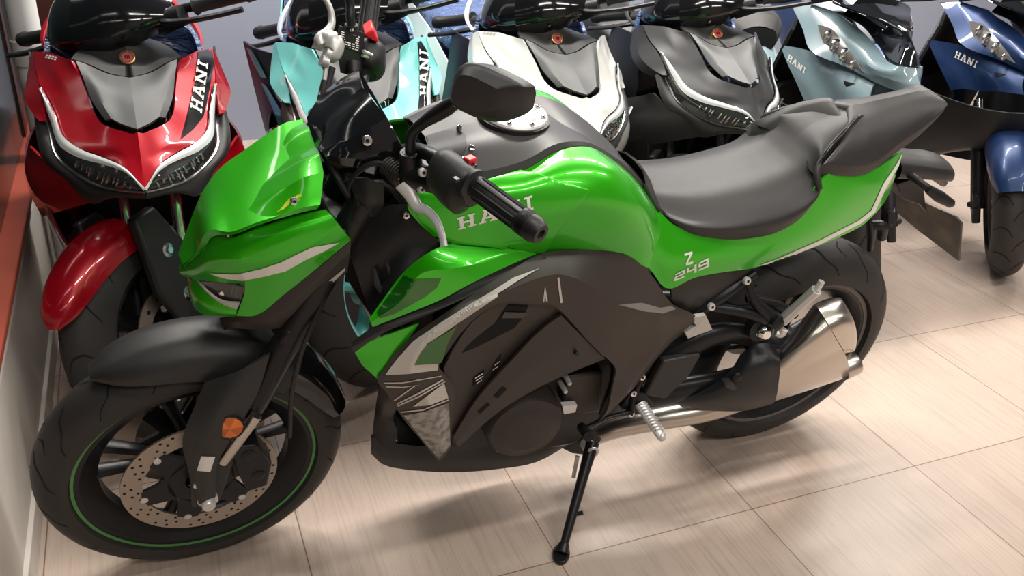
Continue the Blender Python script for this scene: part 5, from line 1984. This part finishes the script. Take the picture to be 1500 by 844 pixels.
def vtext(root, pose, ap, band, quad, parent_label):
    """dark strip with the four slab letters running up it"""
    b = decal_on(root, pose, 'strip_sticker', [band], [ap], 'gloss', ap, label='black strip sticker')
    qm = quadmap(quad)
    polys, x = [], 0.0
    for ch, w in (('H', .25), ('A', .27), ('N', .29), ('I', .17)):
        for pl in SLAB[ch]:
            polys.append([qm(x + u * (w - .02), v) for u, v in pl])
        x += w + .005
    decal_on(root, pose, 'lettering', polys, [ap], 'white', ap, off=.003, maxlen=4, label='white HANI lettering')


vtext(red, poses['red'], red_ap, [(290, 73), (309, 68), (313, 92), (307, 130), (298, 171), (283, 190), (264, 205), (274, 167), (286, 120)],
      [(294.5, 168), (304, 90), (289.5, 84), (277, 158)], '')
vtext(cyan, poses['cyan'], cyan_ap, [(611, 62), (616, 60), (625, 75), (629, 95), (629, 140), (627, 160), (610, 179), (614, 140), (614, 90)],
      [(626.5, 141), (627, 73), (613, 69), (614, 141)], '')


def bars(q, n, seed):
    qm = quadmap(q)
    random.seed(seed)
    out, u = [], 0.02
    for k in range(n):
        w = .9 / n
        out.append([qm(u, .05), qm(u + w * .72, .05), qm(u + w * .72, .38), qm(u, .38)])
        out.append([qm(u, .55), qm(u + w * .72, .55), qm(u + w * .72, .95), qm(u, .95)])
        u += w
    return out


V3 = {'V': [[(.0, 1), (.28, 1), (.5, .3), (.6, 0), (.4, 0)], [(.72, 1), (1, 1), (.6, 0), (.42, 0)]], 'A': [[(0, 0), (.26, 0), (.55, 1), (.42, 1)], [(.74, 0), (1, 0), (.6, 1), (.42, 1)], [(.2, .25), (.8, .25), (.75, .42), (.27, .42)]]}


def vva(root, pose, ap, quad, m_):
    qm = quadmap(quad)
    polys, x = [], 0
    for ch in 'VVA':
        for pl in V3[ch]:
            polys.append([qm(x + u * .30, v) for u, v in pl])
        x += .34
    decal_on(root, pose, 'lettering', polys, [ap], m_, ap, off=.002, maxlen=3)


decal_on(red, poses['red'], 'sticker', bars([(66, 85), (85, 90), (87, 84), (69, 79.5)], 4, 1), [red_ap], 'white', red_ap, label='small white sticker')
decal_on(white, poses['white'], 'sticker', bars([(706, 49), (728, 52), (730, 48.5), (709, 46.5)], 4, 2), [white_ap], 'lightgrey', white_ap)
decal_on(black, poses['black'], 'sticker', bars([(955, 38), (979, 40), (979, 35.5), (958, 34.5)], 4, 3), [black_ap], 'white', black_ap, label='small white sticker')
vva(white, poses['white'], white_ap, [(690, 65), (697, 79), (701, 76), (694, 61)], 'hole')
vva(black, poses['black'], black_ap, [(932, 51), (946, 66), (950, 63), (936, 47)], 'white')

# ---------------------------------------------------------------- two larger scooters of another make
GB_POSE, NV_POSE = (2.23, .42, -.10, .03), (2.94, .43, -.12, .03)
UB = make_U(GB_POSE)


def scooter_b(pose, cfg, label):
    root = empty('scooter')
    root.matrix_world = pose_matrix(*pose)
    tag(root, label, 'scooter', 'scooters in the back row')
    paint = cfg['paint']
    FRONT = Vector((0, -1, .4))

    def B(px, py, d=None, s=None, c=False):
        p = UB(px, py, d=d, s=s)
        if c:
            p.x = 0
        return p
    # centre apron around the dark screen
    rows = [[B(1159, 7, .62), B(1189, 6, .56), B(1232, 22, .47), B(1245, 32, .44)],
            [B(1176, 43, .53), B(1200, 32, .49), B(1245, 40, .40), B(1262, 45, .37)],
            [B(1185, 71, .46), B(1228, 68, .38), B(1262, 66, .31), B(1282, 66, .29)],
            [B(1240, 98, .32), B(1258, 98, .28), B(1278, 95, .22), B(1301, 90, .20)],
            [B(1285, 122, .20), B(1300, 115, .15), B(1312, 108, .13), B(1318, 97, .13)],
            [B(1310, 150, .02, c=True), B(1318, 128, .06, c=True), B(1324, 112, .09, c=True), B(1328, 99, .11, c=True)]]
    full = rows + [[mir2(p) for p in r_] for r_ in reversed(rows[:-1])]
    mb = MB()
    mb.grid(full, 4, 4, cc=(1,), cr=(5,), thick=.006, out=FRONT)
    ap = mb.build('apron', [paint], root, angle=30)
    for s in (1, -1):
        f = (lambda p: p) if s > 0 else mir2
        # headlight
        mb = MB()
        mb.grid([[f(p + Vector((-.004, -.030, .006))) for p in r_] for r_ in [
            [B(1191, 36, .500), B(1200, 38, .480), B(1210, 41, .455)],
            [B(1197, 56, .470), B(1212, 54, .440), B(1225, 57, .410)],
            [B(1212, 82, .415), B(1228, 78, .375), B(1241, 80, .340)],
            [B(1236, 95, .345), B(1246, 98, .315), B(1256, 104, .280)]]], 4, 4, thick=.004, out=FRONT)
        lamp = mb.build('headlight', ['lampbowl'], ap, angle=40)
        for (a, b, d, r_) in ((1206, 52, .452, .020), (1216, 66, .415, .024), (1229, 80, .37, .024), (1241, 94, .33, .016)):
            mb = MB().ball(f(B(a, b, d) + Vector((-.004, -.034, .006))), r_, 12, 0, (1, .3, 1))
            mb.build('reflector', ['reflect'], lamp)
        # big side panel with the lettering
        mb = MB()
        mb.grid([[f(p) for p in r_] for r_ in [
            [B(1143, 66, .62), B(1153, 92, .57), B(1166, 120, .52), B(1178, 147, .47)],
            [B(1162, 69, .57), B(1170, 92, .53), B(1180, 118, .48), B(1192, 145, .43)],
            [B(1186, 75, .50), B(1196, 96, .46), B(1206, 120, .42), B(1218, 148, .37)],
            [B(1242, 96, .35), B(1240, 108, .33), B(1240, 124, .30), B(1245, 150, .26)],
            [B(1282, 122, .22), B(1278, 128, .21), B(1275, 138, .20), B(1276, 155, .17)]]], 4, 4, thick=.006, out=Vector((-s, -.5, 0)))
        sp = mb.build('side_panel', [paint], root, angle=28)
        if s > 0:
            lp = sp
        mb = MB()
        mb.grid([[f(p + Vector((-.004 if True else 0, -.010, .002))) for p in r_] for r_ in [
            [B(1234, 118, .318), B(1236, 124, .312), B(1242, 131, .30)],
            [B(1250, 122, .285), B(1250, 127, .28), B(1252, 132, .27)],
            [B(1266, 127, .25), B(1266, 130, .247), B(1264, 132, .245)]]], 3, 3, thick=.003, out=FRONT)
        mb.build('corner_lamp', ['clearlens'], sp)
        # dark lower body
        mb = MB()
        mb.grid([[f(Vector(p)) for p in r_] for r_ in [
            [(0.0, .05, .66), (0, .14, .52), (0, .42, .42)], [(-.12, .16, .62), (-.10, .22, .50), (-.08, .46, .36)],
            [(-.24, .40, .62), (-.22, .44, .48), (-.19, .55, .30)], [(-.22, .66, .64), (-.22, .68, .48), (-.20, .74, .26)]]], 4, 4, thick=.006, out=FRONT)
        mb.build('under_body', ['black'], root, angle=45)
    # dark screen
    rows = [[B(1232, 22, .47), B(1247, 8, .50), B(1265, -12, .54)],
            [B(1263, 39, .37), B(1280, 22, .40), B(1290, -8, .50)],
            [B(1284, 66, .28), B(1300, 45, .30), B(1308, 0, .45)],
            [B(1303, 88, .195), B(1318, 55, .22), B(1322, 5, .42)],
            [B(1318, 95, .14), B(1328, 70, .16), B(1330, 10, .40)],
            [B(1328, 98, .115, c=True), B(1334, 70, .15, c=True), B(1334, 10, .39, c=True)]]
    full = [[p + Vector((0, -.006, .003)) for p in r_] for r_ in rows]
    full = full + [[mir2(p) for p in r_] for r_ in reversed(full[:-1])]
    mb = MB()
    mb.grid(full, 4, 5, thick=.004, out=FRONT)
    mb.build('windscreen', ['screen'], ap, angle=50, label='glossy dark screen')
    S = steer_fn((0, .46, .95), radians(25), cfg.get('steer', -.7))
    mb = MB()
    mb.grid([[(-.16, .46, .98), (-.08, .42, .99), (.0, .40, .99), (.08, .42, .99), (.16, .46, .98)], [(-.15, .50, 1.06), (-.08, .47, 1.08), (0, .46, 1.09), (.08, .47, 1.08), (.15, .50, 1.06)], [(-.13, .60, 1.07), (-.07, .60, 1.10), (0, .60, 1.11), (.07, .60, 1.10), (.13, .60, 1.07)]], 4, 4, thick=.006, out=FRONT)
    mb.xform(S)
    mb.build('handlebar_cover', ['gloss'], root)
    mb = MB()
    mb.tube([S((-.37, .60, 1.03)), S((-.2, .55, 1.03)), S((0, .53, 1.03)), S((.2, .55, 1.03)), S((.37, .60, 1.03))], .011, 10, 3)
    h = mb.build('handlebar', ['frame'], root)
    for s in (-1, 1):
        mb = MB()
        mb.tube([S((s * .22, .555, 1.03)), S((s * .375, .60, 1.03))], .0175, 12)
        mb.build('grip', ['grip'], h)
        mb = MB()
        mb.tube([S((s * .15, .50, 1.01)), S((s * .22, .49, 1.0)), S((s * .36, .53, 1.0))], [.012, .010, .009], 8, 4)
        mb.build('brake_lever', ['black'], h)
    ac = Vector((0, .14, .265))
    rk = Vector((0, sin(radians(25)), cos(radians(25))))
    for s in (-1, 1):
        mb = MB()
        b = ac + Vector((s * .090, .035, 0))
        mb.tube([S(b + rk * .25), S(b + rk * .40)], .016, 12, mi=1)
        mb.tube([S(b + rk * -.02), S(b + rk * .32)], [.028, .026], 12)
        mb.build('fork_leg', ['black', 'chrome'], root)
        mb = MB()
        mb.prism([S(ac + Vector((s * .082, .05 + a, h_))) for a, h_ in [(-.05, .05), (.03, .05), (.05, -.06), (-.03, -.08)]], S(Vector((s * .03, 0, 0))) - S(Vector()))
        mb.lathe([(0, .02), (.010, .02), (.012, .0)], S(Vector((s, 0, 0))) - S(Vector()), S(ac + Vector((s * .11, .03, .0))), 12)
        mb.build('brake_caliper', ['black'], root, bevel=.006)
    scooter_wheel(S, ac, .265, .125, root, 'frame')
    out = []
    for an, hw, rc, dr in [(34, .050, .296, .03), (44, .066, .302, .06), (60, .074, .304, .085), (80, .076, .302, .09), (105, .074, .300, .09), (125, .066, .298, .07)]:
        a = radians(an)
        half = [(0, 0), (-.5, .05), (-.85, .30), (-1.0, .75), (-1.02, 1.0)]
        fl = [(-y, f_) for y, f_ in reversed(half[1:])] + half
        out.append([S(ac + Vector((hw * y, -(rc - dr * f_) * cos(a), (rc - dr * f_) * sin(a)))) for y, f_ in fl])
    mb = MB()
    mb.grid(out, 4, 4, thick=.005, out=Vector((0, -1, 1)))
    mb.build('mudguard', [paint], root, angle=45)
    mb = MB()
    mb.grid([[(0, .64, .90), (-.10, .64, .90), (-.15, .60, .84)], [(0, .70, .70), (-.12, .69, .70), (-.18, .62, .70)], [(0, .78, .34), (-.14, .78, .34), (-.20, .72, .34)]], 4, 4, thick=.012, out=Vector((0, 1, 0)))
    v0, f0 = [Vector(v) for v in mb.v], [list(x) for x in mb.f]
    mb.add([mir2(v) for v in v0], f0)
    mb.build('leg_shield', ['black'], root, weld=.001)
    mb = MB()
    sec = []
    for d, hw, z0, z1 in [(.66, .13, .26, .62), (.9, .15, .24, .58), (1.1, .16, .28, .70), (1.55, .15, .42, .76), (1.90, .10, .66, .84)]:
        sec.append([Vector((hw * x, d, z0 + (z1 - z0) * y)) for x, y in [(-.8, 0), (-1, .2), (-1, .8), (-.7, 1), (.7, 1), (1, .8), (1, .2), (.8, 0)]])
    mb.grid(sec, 3, 4, close_u=True)
    mb.add(sec[-1], [list(range(8))])
    mb.build('tunnel', [cfg.get('body', paint)], root, angle=50)
    mb = MB()
    sec = []
    for d, hw, z0, z1 in [(1.03, .09, .68, .76), (1.10, .15, .68, .81), (1.35, .17, .70, .82), (1.47, .16, .73, .89), (1.70, .14, .80, .90), (1.85, .10, .84, .90)]:
        sec.append([Vector((hw * x, d, z0 + (z1 - z0) * y)) for x, y in [(-.9, 0), (-1, .35), (-.9, .8), (-.5, 1), (.5, 1), (.9, .8), (1, .35), (.9, 0)]])
    mb.grid(sec, 4, 4, close_u=True)
    mb.add(sec[0], [list(range(8))])
    mb.add(sec[-1], [list(range(8))])
    mb.build('seat', [cfg.get('seat', 'film')], root, angle=50)
    scooter_wheel(lambda v: Vector(v), Vector((0, 1.58, .265)), .265, .14, root, 'frame')
    mb = MB()
    mb.tube([(.11, 1.1, .30), (.12, 1.35, .28), (.13, 1.58, .27)], [.05, .06, .05], 10, 3)
    mb.tube([(-.13, 1.3, .25), (-.15, 1.5, .28), (-.16, 1.85, .36)], [.03, .06, .055], 12, 3)
    mb.build('engine', ['engine'], root)
    return root, ap, lp


gb, gb_ap, gb_sp = scooter_b(GB_POSE, dict(paint='greyblue', seat='seat'), 'grey-blue scooter with a glossy dark screen behind the pillion cushion')
nv, nv_ap, nv_sp = scooter_b(NV_POSE, dict(paint='navy', body='navy', seat='whitefilm'), 'satin navy blue scooter at the right edge of the picture')


def chrome_text(root, pose, target, quad):
    qm = quadmap(quad)
    polys, x = [], 0
    for ch, w in (('H', .25), ('A', .27), ('N', .29), ('I', .17)):
        for pl in SLAB[ch]:
            polys.append([qm(x + u * (w - .02), v) for u, v in pl])
        x += w + .005
    decal_on(root, pose, 'lettering', polys, [target], 'stripe', target, off=.002, maxlen=4, label='silver HANI lettering')


chrome_text(gb, GB_POSE, gb_sp, [(1153, 88), (1180, 109), (1182.5, 101), (1156, 79)])
chrome_text(nv, NV_POSE, nv_sp, [(1398, 84), (1431, 100), (1435, 91), (1401, 74)])

# turquoise trims along the turquoise scooter's flank, and its foot lever
UC = make_U(poses['cyan'])
flanks = [o for o in cyan.children_recursive if o.name.startswith(('flank', 'leg_shield', 'shield_rim', 'inner_shield'))]
decal_on(cyan, poses['cyan'], 'side_trim', [[(363, 70), (370, 72), (383, 95), (392, 114), (384, 113), (373, 93)], [(384, 120), (392, 126), (410, 156), (424, 178), (427, 190), (412, 190), (402, 160)]], flanks, 'cyan_paint', flanks[0], off=.004, maxlen=3, label='turquoise trim')
q_ = quadmap([(600, 2), (600, 22), (591, 22), (591, 2)])
let = {'O': [R_(0, 0, .22, 1), R_(.78, 0, 1, 1), R_(.22, .8, .78, 1), R_(.22, 0, .78, .2)], 'B': [R_(0, 0, .22, 1), R_(.78, 0, 1, 1), R_(.22, .84, .78, 1), R_(.22, 0, .78, .16), R_(.22, .42, .78, .58)]}
polys = []
for i, ch in enumerate('OBBO'):
    polys += [[q_(1 - (i * .26 + u * .2), 1 - v) for u, v in pl] for pl in let[ch]]
decal_on(cyan, poses['cyan'], 'lettering', polys, [cyan_rim], 'hole', cyan_rim, maxlen=4)
